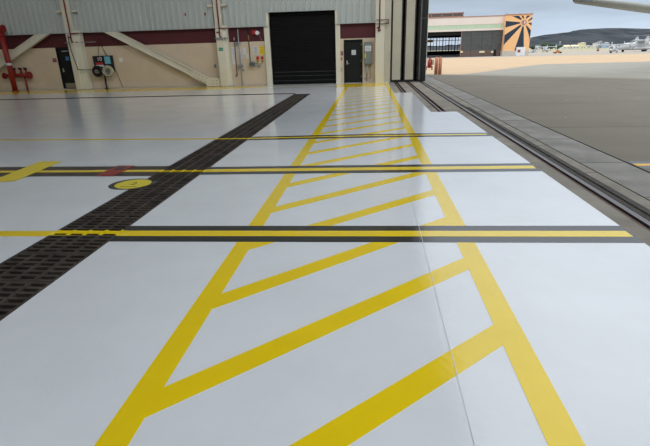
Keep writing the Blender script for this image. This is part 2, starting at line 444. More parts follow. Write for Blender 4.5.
# ------------------------------------------------------------------ track strip beside the floor
T1, T2 = 1.345, 1.945
T3 = 2.64
def keep_track(x, y):
    if x < .95 or (x < 1.64 and y < 19.2) or (x < 2.33 and y < 12.98): return False
    if T1-.11 < x < T1+.11 or T2-.11 < x < T2+.11 or T3-.12 < x < T3+.12: return False
    return True
E3 = 3.65
xs = [.95, T1-.11, T1+.11, 1.64, T2-.11, T2+.11, 2.33, T3-.12, T3+.12, 3.01-.012]
ys = [YN, 12.98, 19.2, 32.2]
struct(slab(xs, ys, keep_track, -.12, -.001).build('floor_track_concrete', M_conc))
s_ = MB(); s_.box(3.01+.012, E3-.015, YN, 32.2, -.12, -.002); struct(s_.build('floor_edge_concrete', M_slab))
# transverse joints sawn in the strips
jt = MB()
for yy in [2.2, 4.6, 6.3, 8.2, 10.6, 12.9, 15.6, 18.4, 21.3, 24.2]:
    jt.box(2.78, 2.99, yy, yy+.02, -.002, .0); jt.box(3.03, 3.62, yy+.6, yy+.62, -.003, -.001)
    if yy > 12.9: jt.box(2.07, 2.5, yy+.3, yy+.32, -.002, .0)
    if yy > 19.3: jt.box(1.47, 1.82, yy+.4, yy+.42, -.002, .0)
struct(jt.build('trim_2', M_grime))
bb = MB(); bb.box(.9, 3.9, YN, 32.3, -.32, -.3); bb.box(E3+.014, E3+.2, YN, 32.3, -.3, -.004); struct(bb.build('trim_5', M_dark))
M_rail2 = mat('bright_rail_steel', (.13, .125, .13), .55, metal=.2)
def rail(xc, y0, y1, label, grime=0):
    t = thing('door_rail', (xc, (y0+y1)/2, -.3), label, 'rail')
    MB().box(xc-.028+.012*grime, xc+.028+.02*grime, y0, y1, -.3, -.012).build('rail_head', M_rail2 if grime else M_rail, t)
    MB().box(xc-.11, xc-.088, y0, y1, -.12, .001).build('edge_angle', M_rust, t)
    if grime: MB().box(xc+.055, xc+.128, y0, y1, -.05, -.012).build('grime_ledge', M_grime, t)
    else: MB().box(xc+.088, xc+.11, y0, y1, -.12, .001).build('edge_angle', M_rust, t)
    return t
rail(T1, 19.2, 32.2, 'rusty steel door rail in its slot, innermost and shortest, ending at the white floor corner', 0)
rail(T2, 12.98, 32.2, 'rusty steel door rail in its slot, middle one of the three door tracks', 0)
rail(T3-.01, YN, 32.2, 'long steel door rail beside the white floor edge, running to the right foreground', 1)
gr = MB()
gr.box(T3+.12, T3+.20, YN, 14, -.001, .0012); struct(gr.build('trim_6', M_grime))

# ------------------------------------------------------------------ apron and land
def grid_mesh(name, xs, ys, zf, m, keep=lambda x, y: True, smooth=True):
    b = MB(); idx = {}
    for i in range(len(xs)-1):
        for j in range(len(ys)-1):
            if not keep((xs[i]+xs[i+1])/2, (ys[j]+ys[j+1])/2): continue
            q = []
            for (a, c) in ((i,j),(i+1,j),(i+1,j+1),(i,j+1)):
                if (a, c) not in idx: idx[(a, c)] = len(b.v); b.v.append(Vector((xs[a], ys[c], zf(xs[a], ys[c]))))
                q.append(idx[(a, c)])
            b.face(q, smooth)
    return b.build(name, m)
gx = [-600, -300, -150, -80, -50, -34.5, E3+.015]; v = 5.; 
while v < 3000: gx.append(v); v = v*1.13+.8
gy = [-400, -200, -100, -60]; v = -50.
while v < 32.2: gy.append(v); v += 6
gy.append(32.2); v = 36.
while v < 3000: gy.append(v); v = v*1.06+1
struct(grid_mesh('floor_apron', gx, gy, lambda x, y: tz(x, y)-.001, M_apron, lambda x, y: not (x < E3 and y < 32.2), True))
# yellow apron line edged black
t = thing('apron_line', (8, 6.72, 0), 'yellow line edged in black on the grey apron at the right edge', 'painted line')
MB().prism([(3.68, 6.5, .0003), (14, 6.7, .0003), (14, 7.16, .0003), (3.68, 6.96, .0003)], (0, 0, .001)).build('black_edge', M_blk, t)
MB().prism([(3.68, 6.67, .0014), (14, 6.87, .0014), (14, 7.0, .0014), (3.68, 6.80, .0014)], (0, 0, .001)).build('yellow_line', mat('apron_yellow', (.62, .36, .03), .6), t)

# hills
ridge = [(380,47),(480,46.5),(505,45),(522,40),(533,37),(545,34.7),(560,33.2),(570,31.8),(580,29.6),(592,28.8),(605,28.3),(620,28),(635,28.4),(650,28.8),(670,30),(700,31),(760,33),(840,36)]
def lerp_ridge(px):
    for (a, ya), (b, yb) in zip(ridge, ridge[1:]):
        if a <= px <= b: return ya + (yb-ya)*(px-a)/(b-a)
    return 36
hb = MB(); cols = 150; rows = 16
from mathutils import noise as mn
for i in range(cols+1):
    px = 380 + 460*i/cols
    top = W(px, lerp_ridge(px), 2500)
    for j in range(rows+1):
        f = j/rows
        d = 1500 + 1000*f
        px_dir = Vector((top.x, top.y, 0))*(d/2500)
        base = -5.2
        prof = f**.8
        n_ = mn.fractal(Vector((px_dir.x*.006, px_dir.y*.004, 0)), 1.0, 2.0, 5)
        z = base + (top.z-base)*prof + n_*20*math.sin(PI*f) if 0 < f < 1 else (base if f == 0 else top.z + n_*2)
        hb.v.append(Vector((px_dir.x, px_dir.y, z)))
for i in range(cols):
    for j in range(rows):
        k = i*(rows+1)+j; hb.face([k, k+rows+1, k+rows+2, k+1], True)
# back slope so the ridge has depth
b0 = len(hb.v)
for i in range(cols+1):
    p = hb.v[i*(rows+1)+rows]; hb.v.append(Vector((p.x*1.3, p.y*1.3, -6)))
for i in range(cols): hb.face([i*(rows+1)+rows, (i+1)*(rows+1)+rows, b0+i+1, b0+i])
M_hill = mat('scrub_hillside', (.016, .022, .030), .95, col2=(.068, .074, .078), vscale=.02, spec=.05, stretch=(1, .22, 1.6))
tag(hb.build('hill', M_hill), 'long dark blue-grey scrub hill rising behind the airfield', 'hill')

# ------------------------------------------------------------------ back wall
CB = 2.93                                     # bottom of corrugated sheet
b = MB()
def wall_rect(b, x0, x1, z0, z1, y0=YB, y1=YB+.3): b.box(x0, x1, y0, y1, z0, z1)
LD = (-17.05, -16.11, 2.2); BD = (-5.17, -1.76, 3.52); RD = (-1.32, -.41, 2.13)
ZM = 2.2
back = MB()
for (x0, x1) in ((NX0, LD[0]), (LD[1], BD[0]), (BD[1], RD[0]), (RD[1], 1.0)): wall_rect(back, x0, x1, 0, ZM)
wall_rect(back, LD[0], LD[1], LD[2], LD[2]+.001); wall_rect(back, RD[0], RD[1], RD[2], ZM)
wall_back = struct(back.build('wall_back', M_beige))
mb = MB()
for (x0, x1) in ((NX0, BD[0]), (BD[1], 1.0)): wall_rect(mb, x0, x1, ZM, 3.2, YB-.01, YB+.3)
mb.build('maroon_band', M_maroon, wall_back)
def corrugated(x0, x1, z0, z1, y):
    m = MB(); pts = []; p = .30; x = math.floor(x0/p)*p
    prof = [(0, 0), (.02, -.11), (.06, -.11), (.10, 0)]
    k = x
    line = [(x0, y)]
    while k < x1:
        for (dx, dy) in prof:
            if x0 < k+dx < x1: line.append((k+dx, y+dy))
        k += p
    line.append((x1, y)); n = len(line)
    for (px, py) in line: m.v.append(Vector((px, py, z0)))
    for (px, py) in line: m.v.append(Vector((px, py, z1)))
    for (px, py) in line: m.v.append(Vector((px, y+.05, z0)))
    for i in range(n-1):
        m.face([i, i+1, n+i+1, n+i]); m.face([2*n+i, 2*n+i+1, i+1, i])
    return m
YC = YB-.13
HT = 11.0
for (x0, x1, z0) in ((NX0, -5.30, CB), (-5.30, -1.66, 3.58), (-1.66, .99, 2.93)):
    corrugated(x0, x1, z0, HT, YC).build('corrugated_sheet', M_corr, wall_back)
lip = MB()
for (x0, x1, z0) in ((NX0, -5.30, CB), (-5.30, -1.66, 3.58), (-1.66, .99, 2.93)):
    lip.box(x0, x1, YC-.12, YB, z0-.035, z0)
lip.build('drip_flashing', mat('pale_flashing', (.42, .46, .46), .5), wall_back)
bk = MB(); bk.box(NX0, 1.0, YC+.06, YB+.3, 3.6, HT); bk.build('wall_backing', M_inner, wall_back)
# jambs of the roll-up door opening
jb = MB(); jb.box(-5.45, BD[0], YC-.0, YB+.3, 0, 2.90); jb.box(-5.30, BD[0], YC-.06, YB+.3, 2.9, 3.55); jb.box(BD[1], -1.52, YC-.0, YB+.3, 0, 2.90); jb.box(BD[1], -1.66, YC-.06, YB+.3, 2.9, 3.55)
jb.build('door_jamb', M_cream, wall_back)
# kerb line along wall foot
MB().box(NX0, BD[0]-.3, YB-.05, YB, 0, .05).build('wall_kerb', mat('buff_kerb', (.42, .38, .31), .8), wall_back)
MB().box(-5.17-.05, -1.7, YB+.29, YB+.5, -.02, .001).build('sill', M_conc, wall_back)

# roll-up door
d1 = struct(MB().box(BD[0], BD[1], YB+.12, YB+.18, 0, BD[2]+.1).build('door_1', M_bay, origin=((BD[0]+BD[1])/2, YB+.15, 0)))
sl = MB(); z = .02
while z < BD[2]:
    sl.prism([(BD[0], YB+.12, z), (BD[0], YB+.10, z+.03), (BD[0], YB+.10, z+.10), (BD[0], YB+.12, z+.13)], (BD[1]-BD[0], 0, 0)); z += .135
sl.build('door_slats', M_bay, d1)
rb = MB()  # reflection lines low on the door, modelled as lighter grey strips
for zz in (.18, .42, .62): rb.box(BD[0]+.02, BD[1]-.02, YB+.085, YB+.10, zz, zz+.025)
rb.build('reflection_strip', mat('dark_grey_reflection', (.03, .035, .04), .5), d1)

def person_door(n, r, hand_left, label_extra):
    x0, x1, h = r
    d = struct(MB().box(x0, x1, YB+.06, YB+.11, .01, h-.05).build(n, M_door, origin=((x0+x1)/2, YB+.08, 0)))
    f = MB(); f.box(x0-.03, x0+.03, YB-.02, YB+.1, 0, h); f.box(x1-.03, x1+.03, YB-.02, YB+.1, 0, h); f.box(x0-.03, x1+.03, YB-.02, YB+.1, h-.05, h+.01)
    f.build('door_frame', M_door, d)
    hx = x0+.13 if hand_left else x1-.13
    hm = MB(); hm.box(hx-.03, hx+.03, YB+.045, YB+.06, .93, 1.13); hm.cyl((hx, YB+.06, .98), (hx, YB-.0, .98), .012); hm.cyl((hx-.01, YB, .98), (hx+.12, YB, .98), .012)
    hm.build('door_handle', M_chrome, d)
    hg = MB(); q = x1-.04 if hand_left else x0+.04
    for zz in (.28, 1.05, 1.85): hg.cyl((q, YB+.05, zz), (q, YB+.05, zz+.11), .012)
    hg.build('door_hinge', M_galv, d)
    return d
d2 = person_door('door_2', LD, True, '')
MB().box(LD[0]+.1, LD[1]-.06, YB+.05, YB+.06, .08, .34).build('kick_plate', mat('tan_kick_plate', (.30, .27, .2), .5, metal=.3), d2)
cl = MB(); cl.box(LD[0]+.28, LD[0]+.62, YB+.0, YB+.06, 1.98, 2.04); cl.build('door_closer', M_galv, d2)
d3 = person_door('door_3', RD, True, '')
def plate(name, c, w, h, m, y=YB-.012, d=.012, parent=None):
    return MB().box(c[0]-w/2, c[0]+w/2, y, y+d, c[1]-h/2, c[1]+h/2).build(name, m, parent)
def sign(c, w, h, m, label, cat='sign', lines=0, ink=None, y=YB-.014, name='wall_sign', group=None):
    o = plate(name, c, w, h, m, y); tag(o, label, cat, group)
    if lines:
        for i in range(lines):
            zz = c[1]+h/2 - h*(i+1)/(lines+1); ww = w*(.78 if i % 2 == 0 else .6)
            MB().box(c[0]-ww/2, c[0]+ww/2, y-.002, y, zz-h*.022, zz+h*.022).build('print_line', ink or M_gbox, o)
    return o
sign((-.84, 1.52), .22, .24, M_paper, 'small white notice taped to the dark right personnel door', 'notice', 3, y=YB+.045, name='notice')
sign((-16.55, 1.63), .20, .20, M_blue, 'small blue notice on the dark left personnel door', 'notice', y=YB+.045, name='notice')
sign((-1.49, 1.49), .2, .2, M_smar, 'maroon square sign left of the right personnel door, upper one', 'sign', 3, M_paper)
sign((-1.50, 1.22), .13, .14, M_sred, 'small red sign under the maroon square sign beside the right door', 'sign', 2, M_paper)
sw = tag(plate('light_switch', (-1.48, .68), .085, .15, M_gbox), 'grey switch plate low on the wall beside the right personnel door', 'switch'); MB().box(-1.5, -1.46, YB-.02, YB-.012, .65, .71).build('switch_lever', M_white, sw)
sign((-17.27, 1.56), .22, .2, M_smar, 'small dark red square sign left of the left personnel door', 'sign', 2, M_paper)
sign((-13.46, 1.48), .2, .2, M_white, 'small white square box on the beige wall right of the hose reels', 'box', name='wall_box')
sign((-5.99, 1.76), .27, .40, M_paper, 'white notice with grey lines left of the yellow warning sign', 'sign', 6, M_gbox)
sign((-5.66, 1.76), .28, .42, M_syel, 'yellow warning sign with red print on the wall by the roll-up door', 'sign', 5, M_sred)
sign((-9.53, 3.59), .14, .14, M_redp, 'small red square on corrugated wall, further from the second column', 'marker', y=YC-.08, name='wall_marker')
m2 = sign((-8.42, 3.58), .14, .13, M_redp, 'small red and white square on corrugated wall nearer the second column', 'marker', 1, M_white, y=YC-.08, name='wall_marker')
for (px, pz, w_, h_, lab) in ((-7.2, 1.74, .16, .42, 'upper white sheet posted left of the thin pipe by the second column'), (-7.2, 1.30, .15, .4, 'lower white sheet under another sheet by the second column'), (-6.85, 1.58, .14, .5, 'tall grey-white sheet behind the centre pipe by the second column'),
                        (-6.60, 1.76, .15, .30, 'white sheet posted right of the centre pipe'), (-6.46, 1.50, .13, .24, 'small white sheet left of the black conduit')):
    sign((px, pz), w_, h_, M_paper, lab, 'notice', 3, M_galv, name='posted_sheet')

# ---- columns
def column(x0, x1, split, label):
    t = thing('steel_column', ((x0+x1)/2, YB-.2, 0), label, 'column')
    yf = YB-.42
    w = x1-x0
    m = MB(); m.box(x0, split, yf, YB-.02, 0, 3.0)
    m.box(x0+.01, x0+w*.62, yf+.03, YB-.02, 3.0, HT)
    m.build('column_body', M_cream, t, bevel=.008)
    m = MB(); m.box(split, x1, yf+.06, YB-.02, 0, 3.0); m.build('side_flange', mat('pale_cream_paint', (.72, .71, .60), .5), t)
    m = MB(); m.box(x0-.03, x1+.03, yf-.03, YB-.02, 0, .025); m.build('base_plate', M_galv, t)
    m = MB(); m.box(x0-.02, x1+.02, yf-.012, YB-.1, 2.86, 2.90); m.build('splice_plate', M_galv, t)
    # red standpipe with elbow
    px = x0+w*.42
    m = MB(); m.path([(px, yf-.05, HT), (px, yf-.05, 2.52), (px-.0, yf-.05, 2.46), (px+.08, yf-.05, 2.46)], .032); m.build('red_pipe', M_smar, t)
    m = MB(); m.cyl((px-.17, yf-.05, 2.68), (px+.0, yf-.05, 2.68), .03); m.cyl((px, yf-.05, 2.86), (px+.5, yf-.05, 2.86), .022); m.build('pipe_branch', M_smar, t)
    for (dx, nm) in ((x0-.18, 'l'), (x1-.05, 'r')):
        m = MB(); m.box(dx-.14, dx+.14, YC-.22, YC-.05, 3.9, 4.0); m.box(dx-.02, dx+.02, YC-.1, YC-.0, 3.8, 3.9); m.build('bracket_light', mat('ivory_fixture', (.62, .58, .48), .5), t)
    return t
c1 = column(-16.07, -15.35, -15.75, 'cream steel column with red standpipe between left personnel door and hose reels')
c2 = column(-7.93, -7.36, -7.54, 'cream steel column with small green sign between diagonal brace and pipework')
t = thing('steel_column', (.7, YB-.2, 0), 'wide cream steel column between grey electrical box and open hangar door', 'column')
m = MB(); m.box(.27, .72, YB-.42, YB-.02, 0, HT); m.build('column_body', mat('light_cream', (.66, .64, .54), .5), t, bevel=.008)
m = MB(); m.box(.73, 1.04, YB-.3, YB-.02, 0, HT); m.build('side_flange', M_leaf, t)
m = MB(); m.path([(.47, YB-.47, HT), (.47, YB-.47, 2.62), (.40, YB-.47, 2.55)], .03); m.cyl((.40, YB-.47, 2.52), (.53, YB-.47, 2.52), .04); m.cyl((.32, YB-.47, 2.66), (.47, YB-.47, 2.66), .03); m.build('red_pipe', M_smar, t)
m = MB(); m.box(.30, .92, YB-.50, YB-.47, 2.98, 3.01); m.box(.30, .92, YB-.50, YB-.47, 2.80, 2.83); m.box(.89, .92, YB-.50, YB-.2, 2.80, 3.01); m.build('pipe_bracket', M_rust, t)
sg = sign((-7.72, 1.86), .22, .16, M_sgrn, 'small green and white sign on the second cream column', 'sign', 1, M_white, y=YB-.435)
# thin conduit clipped to the first column
cd = MB(); cd.path([(-15.9, YB-.50, 2.8), (-15.9, YB-.50, 2.1), (-15.72, YB-.50, 1.05), (-15.26, YB-.50, 1.03), (-15.05, YB-.1, 1.02)], .018); tag(cd.build('conduit', M_rubber), 'thin dark conduit dropping down the first column and turning to the hose reels', 'conduit')
cr = MB(); cr.path([(-16.1, YB-.56, 2.42), (-15.3, YB-.56, 2.42), (-14.6, YB-.2, 2.42)], .014)
for xx in (-15.95, -15.45): cr.cyl((xx, YB-.58, 2.42), (xx, YB-.53, 2.42), .045)
tag(cr.build('cable_run', M_galv), 'thin grey cable with clips strung across the first column at maroon band height', 'cable')
cr = MB(); cr.path([(-8.0, YB-.47, 2.38), (-7.3, YB-.47, 2.38)], .02)
for xx in (-7.85, -7.6, -7.42): cr.cyl((xx, YB-.52, 2.38), (xx, YB-.44, 2.38), .06)
tag(cr.build('cable_run', M_galv), 'grey clamp fittings across the second column at maroon band height', 'cable')

# ---- braces
def brace(a, b, w, label, end):
    t = thing('diagonal_brace', (max(a[0], b[0]) if end else b[0], YB-.2, 0), label, 'brace')
    m = MB(); A = Vector((a[0], YB-.22, a[1])); B = Vector((b[0], YB-.22, b[1])); d = (B-A).normalized(); n_ = Vector((-d.z, 0, d.x))
    if n_.z < 0: n_ = -n_
    ztop = 2.89
    def line_x(off, z): q = A+n_*off; return q.x + d.x*(z-q.z)/d.z
    def web(o0, o1, y0, y1):
        hi = a[1] > b[1]; E_ = B if hi else A
        p1, p2 = E_+n_*o0, E_+n_*o1
        m.prism([(p1.x, y0, p1.z), (p2.x, y0, p2.z), (line_x(o1, ztop), y0, ztop), (line_x(o0, ztop), y0, ztop)], (0, y1-y0, 0))
    web(w/2-.04, w/2, YB-.33, YB-.11); web(-w/2, -w/2+.04, YB-.33, YB-.11); web(-w/2+.04, w/2-.04, YB-.27, YB-.19)
    m.build('brace_beam', M_cream, t)
    if end:
        P = B; m = MB(); m.bar(P-d*.95+Vector((0, -.12, 0)), P-d*.05+Vector((0, -.12, 0)), .03, w+.05, up=n_); m.build('end_plate', M_cream, t)
        m = MB(); m.prism([(P.x-.15, YB-.35, .02), (-7.98, YB-.35, .02), (-7.98, YB-.35, .42), (P.x-.05, YB-.35, .48)], (0, .12, 0)); m.build('gusset', M_cream, t)
        for s in (.15, .35, .55, .75):
            for q in (-.1, .1):
                c = P-d*s+n_*q; MB().cyl((c.x, YB-.385, c.z), (c.x, YB-.35, c.z), .025, n=8).build('bolt', M_galv, t)
        for (xx, zz) in ((-8.35, .15), (-8.15, .15), (-8.35, .32), (-8.15, .32)): MB().cyl((xx, YB-.385, zz), (xx, YB-.345, zz), .025, n=8).build('bolt', M_galv, t)
    return t
brace((-13.75, 2.95), (-8.6, .28), .33, 'long cream diagonal brace falling to bolted plate at the second column', True)
brace((-21.9, .66), (-17.45, 2.90), .35, 'cream diagonal brace rising behind the large red pipe at far left', False)

# ---- fire main and manifold at far left
t = thing('fire_main_pipe', (-19.5, YB-.66, 0), 'thick vertical red fire pipe with tee head at far left of the wall', 'pipe')
m = MB(); m.cyl((-19.5, YB-.66, 0), (-19.5, YB-.66, 3.15), .135, n=20); m.build('riser', M_redp, t)
m = MB(); m.cyl((-21.5, YB-.66, 3.2), (-19.34, YB-.66, 3.2), .15, n=20); m.cyl((-19.5, YB-.66, 2.85), (-19.5, YB-.66, 2.93), .18, n=20); m.cyl((-19.36, YB-.66, 3.2), (-19.30, YB-.66, 3.2), .2, n=20); m.build('tee_head', M_redp, t)
m = MB(); m.cyl((-19.5, YB-.66, 0), (-19.5, YB-.66, .04), .2, n=20); m.build('floor_flange', M_redp, t)
m = MB(); m.cyl((-19.5, YB-.66, 1.36), (-19.5, YB-.66, 1.48), .138, n=20); m.build('label_band', M_paper, t)
t = thing('fire_manifold', (-19.4, YB-.3, 0), 'red horizontal manifold with three black-capped valves beside the thick red pipe', 'manifold')
m = MB(); m.cyl((-20.3, YB-.2, .82), (-18.75, YB-.2, .82), .1, n=16); m.cyl((-20.33, YB-.2, .82), (-20.25, YB-.2, .82), .16, n=16); m.cyl((-18.85, YB-.2, .82), (-18.74, YB-.2, .82), .19, n=16); m.build('header_pipe', M_redp, t)
m = MB(); m.cyl((-19.1, YB-.2, .8), (-19.1, YB-.2, .0), .045, n=12); m.build('drain_pipe', M_redp, t)
for xx in (-19.62, -19.25, -18.95):
    m = MB(); m.cyl((xx, YB-.2, .85), (xx, YB-.2, 1.12), .05, n=12); o = m.build('valve', M_redp, t)
    m = MB(); m.cyl((xx, YB-.28, 1.17), (xx, YB-.14, 1.17), .05, n=12); m.torus((xx, YB-.30, 1.19), .055, .012); m.build('valve_cap', M_rubber, o)

# ---- hose reel station
t = thing('hose_reel_station', (-14.45, YB-.2, 0), 'black two-reel hose station with number board on a pedestal right of the first column', 'hose reel')
m = MB(); m.box(-14.98, -13.88, YB-.12, YB-.02, .95, 1.72); m.build('back_board', M_rubber, t)
m = MB(); m.box(-14.8, -14.4, YB-.14, YB-.12, 1.42, 1.68); o = m.build('number_board', M_rubber, t)
text('10', .27, (-14.60, YB-.145, 1.55), (PI/2, 0, 0), M_white, 'number', o)
MB().box(-14.32, -14.0, YB-.14, YB-.12, 1.3, 1.68).build('blue_notice', M_teal, t)
MB().box(-14.86, -14.45, YB-.14, YB-.12, 1.26, 1.38).build('red_label', M_sred, t)
MB().box(-14.86, -14.42, YB-.145, YB-.12, 1.16, 1.25).build('white_label', M_paper, t)
def reel(cx, m1, nm):
    m = MB()
    for q in (0, 1, 2): m.torus((cx, YB-.30+q*.07, .93), .25, .04, 'Y')
    for q in (0, 1): m.torus((cx, YB-.27+q*.07, .93), .17, .04, 'Y')
    o = m.build('hose_reel', m1, t)
    m = MB(); m.cyl((cx, YB-.36, .93), (cx, YB-.34, .93), .1, n=20); m.cyl((cx, YB-.36, .93), (cx, YB-.08, .93), .05, n=16); m.build('reel_hub', M_galv, o)
reel(-14.77, M_rubber, 'a'); reel(-14.18, mat('yellow_grey_hose', (.32, .31, .16), .6, col2=(.55, .55, .5), vscale=7), 'b')
m = MB(); m.cyl((-14.44, YB-.2, 0), (-14.44, YB-.2, .95), .045, n=12); m.cyl((-14.44, YB-.2, 0), (-14.44, YB-.2, .06), .13, .06, n=12); m.build('pedestal', M_rubber, t)
m = MB()
for i in range(7): m.ball((-14.95+i*.13, YB-.2, .68+.03*(i % 2)), .045, 8, 6)
m.build('hose_fitting', M_galv, t)
m = MB(); m.path([(-14.7, YB-.05, 1.72), (-14.62, YB-.05, 1.95), (-14.55, YB-.05, 2.25)], .012); m.path([(-14.2, YB-.05, 1.72), (-14.35, YB-.05, 2.1), (-14.45, YB-.05, 2.6)], .014)
m.path([(-15.05, YB-.05, 1.62), (-14.95, YB-.06, 1.7), (-14.9, YB-.06, 1.6)], .014); m.build('supply_cable', M_rubber, t)
m = MB(); m.path([(-13.9, YB-.04, 1.2), (-13.75, YB-.03, .6), (-13.6, YB-.03, .03)], .01); m.build('cord', M_rubber, t)

# ---- pipework by second column
def pipe(name, pts, r, m_, label, cat='pipe', extra=None):
    m = MB(); m.path(pts, r); t = thing(name, (pts[0][0], pts[0][1], pts[-1][2]), label, cat); m.build('pipe_run', m_, t)
    if extra: extra(t)
    return t
yp = YB-.08
def ex1(t):
    MB().cyl((-7.07, yp, 2.28), (-7.07, yp, 2.42), .035).build('pipe_coupling', M_galv, t)
    MB().torus((-7.11, yp-.03, .52), .05, .012).build('hook', M_rubber, t)
pipe('thin_pipe', [(-7.07, yp, 2.45), (-7.07, yp, .62), (-7.09, yp, .5)], .02, M_rubber, 'thin dark pipe ending in a hook, first right of the second column', 'pipe', ex1)
def ex2(t):
    m = MB(); m.ball((-6.91, yp-.03, 1.0), .09, 10, 8); m.torus((-6.78, yp-.1, 1.02), .08, .02); m.cyl((-6.98, yp-.03, 1.0), (-6.7, yp-.03, 1.0), .04); m.build('valve', M_galv, t)
    m = MB()
    for zz in (1.62, 1.48, 1.34): m.cyl((-6.83, yp, zz), (-6.83, yp, zz+.06), .04)
    m.build('blue_band', M_blue, t)
    m = MB(); m.torus((-6.92, yp-.05, 2.1), .08, .02); m.cyl((-6.98, yp-.03, 2.12), (-6.7, yp-.03, 2.12), .035); m.build('gauge', M_galv, t)
    MB().box(-6.75, -6.69, yp-.04, yp, .76, .84).build('blue_tag', M_blue, t)
pipe('air_line', [(-6.83, yp-.03, 2.82), (-6.83, yp-.03, 0.02)], .028, mat('mid_grey_pipe', (.3, .33, .36), .5), 'grey vertical air line with blue bands and valve reaching the floor', 'pipe', ex2)
def ex3(t):
    MB().cyl((-6.3, yp, 2.25), (-6.3, yp, 2.5), .03).build('brass_sleeve', M_brassy, t)
    m = MB(); m.box(-6.3, -6.08, yp-.12, yp+.05, .98, 1.2); m.cyl((-6.35, yp-.05, 1.1), (-5.95, yp-.05, 1.1), .03); m.torus((-6.2, yp-.15, 1.08), .09, .02); m.build('socket_box', M_gbox, t)
    m = MB(); m.cyl((-5.95, yp-.05, 1.1), (-5.6, yp-.05, 1.1), .015); m.torus((-5.85, yp-.05, 1.02), .08, .02); m.cyl((-5.85, yp-.1, 1.0), (-5.85, yp+.05, 1.0), .055); m.build('coupling', M_galv, t)
pipe('conduit', [(-6.3, yp, 2.8), (-6.3, yp, 1.15)], .022, M_rubber, 'black conduit with brass sleeve dropping to a grey socket box', 'conduit', ex3)
for (xx, lab) in ((-5.9, 'red-topped yellow tag hanging below white notice'), (-5.66, 'red-topped yellow tag hanging below yellow warning sign')):
    t = thing('hanging_tag', (xx, YB-.03, 1.15), lab, 'tag')
    MB().box(xx-.07, xx+.07, YB-.04, YB-.01, 1.30, 1.46).build('red_top', M_sred, t); MB().box(xx-.06, xx+.06, YB-.045, YB-.01, 1.14, 1.30).build('yellow_tag_body', mat('ochre_tag', (.55, .36, .05), .5), t)
    MB().cyl((xx, YB-.05, 1.22), (xx, YB-.035, 1.22), .035).build('tag_eye', M_rubber, t)
t = thing('alarm_bell', (-5.98, YB-.1, 2.5), 'red square fire alarm sounder on maroon band beside the white horn', 'alarm')
MB().box(-6.1, -5.88, YB-.12, YB-.012, 2.52, 2.76).build('sounder_box', M_redp, t, bevel=.01); MB().cyl((-5.99, YB-.14, 2.64), (-5.99, YB-.12, 2.64), .07).build('sounder_disc', M_sred, t)
t = thing('horn_speaker', (-5.74, YB-.1, 2.5), 'small white horn speaker just right of the red alarm', 'speaker')
MB().cyl((-5.78, YB-.3, 2.6), (-5.74, YB-.05, 2.6), .1, .05, n=16).build('horn', M_white, t); MB().box(-5.78, -5.7, YB-.06, YB-.01, 2.55, 2.65).build('mount', M_galv, t)
m = MB(); m.path([(-5.74, YB-.04, 2.52), (-5.68, YB-.04, 2.35), (-5.58, YB-.04, 2.24)], .009); m.build('lead', M_galv, t)
tag(MB().box(-8.3, -8.2, YB-.06, YB, .95, 1.12).build('wall_outlet', M_gbox), 'small dark outlet on the beige wall left of the second column above the brace end', 'outlet')

# ---- electrical panel
t = thing('electrical_panel', (-.09, YB-.15, .4), 'grey electrical box with white label and yellow handle beside the right door', 'electrical box')
MB().box(-.30, .12, YB-.22, YB, .92, 2.0).build('enclosure', M_gbox, t, bevel=.012)
MB().box(-.27, .09, YB-.235, YB-.22, .96, 1.96).build('panel_door', mat('grey_enamel_door', (.17, .2, .2), .45), t, bevel=.006)
lb = MB().box(-.26, .06, YB-.24, YB-.235, 1.56, 1.82).build('label_plate', M_paper, t)
for i in range(3): MB().box(-.22, .02, YB-.242, YB-.24, 1.61+i*.07, 1.63+i*.07).build('print_line', M_gbox, lb)
MB().box(-.27, -.22, YB-.27, YB-.235, 1.24, 1.46).build('switch_handle', M_syel, t)
m = MB(); m.path([(-.16, YB-.12, .92), (-.16, YB-.12, .1)], .03); m.path([(.02, YB-.12, .92), (.02, YB-.12, .25), (-.3, YB-.05, .22)], .016); m.build('conduit_run', M_galv, t)
MB().box(-.21, -.11, YB-.17, YB-.07, .5, .78).build('conduit_fitting', M_galv, t)

# ------------------------------------------------------------------ stacked sliding hangar doors
M_galvd = mat('dull_dark_steel', (.10, .11, .11), .6)
def leaf(n, x0, x1, m_, y0=25.6, ln=6.3):
    d = struct(MB().box(x0+.03, x1-.03, y0+.02, y0+ln, .05, 10.2).build(n, M_inner, origin=((x0+x1)/2, y0, 0)))
    MB().box(x0, x1, y0, y0+.025, .12, 3.02).build('leaf_end', m_, d); MB().box(x0, x1, y0, y0+.025, 3.03, 10.2).build('leaf_end', m_, d)
    MB().box(x0-.06, x0, y0+.01, y0+.12, .03, 10.2).build('edge_seal', M_rubber, d); MB().box(x1, x1+.06, y0+.01, y0+.12, .03, 10.2).build('edge_seal', M_rubber, d)
    b = MB(); b.box(x0, x1, y0, y0+.05, .02, .12); b.build('bottom_seal', M_rubber, d)
    w = MB()
    for yy in (.6, ln-.6): w.cyl(((x0+x1)/2-.03, y0+yy, .10), ((x0+x1)/2+.03, y0+yy, .10), .11, n=16)
    w.build('wheel', M_galv, d)
    return d
leaf('door_4', 1.14, 1.57, M_leaf); leaf('door_5', 1.80, 2.22, M_leaf)
d6 = leaf('door_6', 2.50, 2.80, M_rubber)
MB().box(2.50, 2.56, 25.55, 25.60, .1, 10.2).build('edge_angle', M_galvd, d6)
MB().box(2.66, 2.69, 25.56, 25.60, .1, 10.2).build('edge_angle', M_rubber, d6)
# pocket walls round the stacked doors
pk = MB(); pk.box(.9, 1.0, YB+.3, 32.2, 0, HT); pk.box(.9, 3.4, 32.2, 32.5, -.1, HT); struct(pk.build('wall_door_pocket', M_inner))
pp = MB(); pp.box(3.40, 3.60, 31.95, 32.5, -.1, HT); struct(pp.build('wall_outer_post', M_cream))

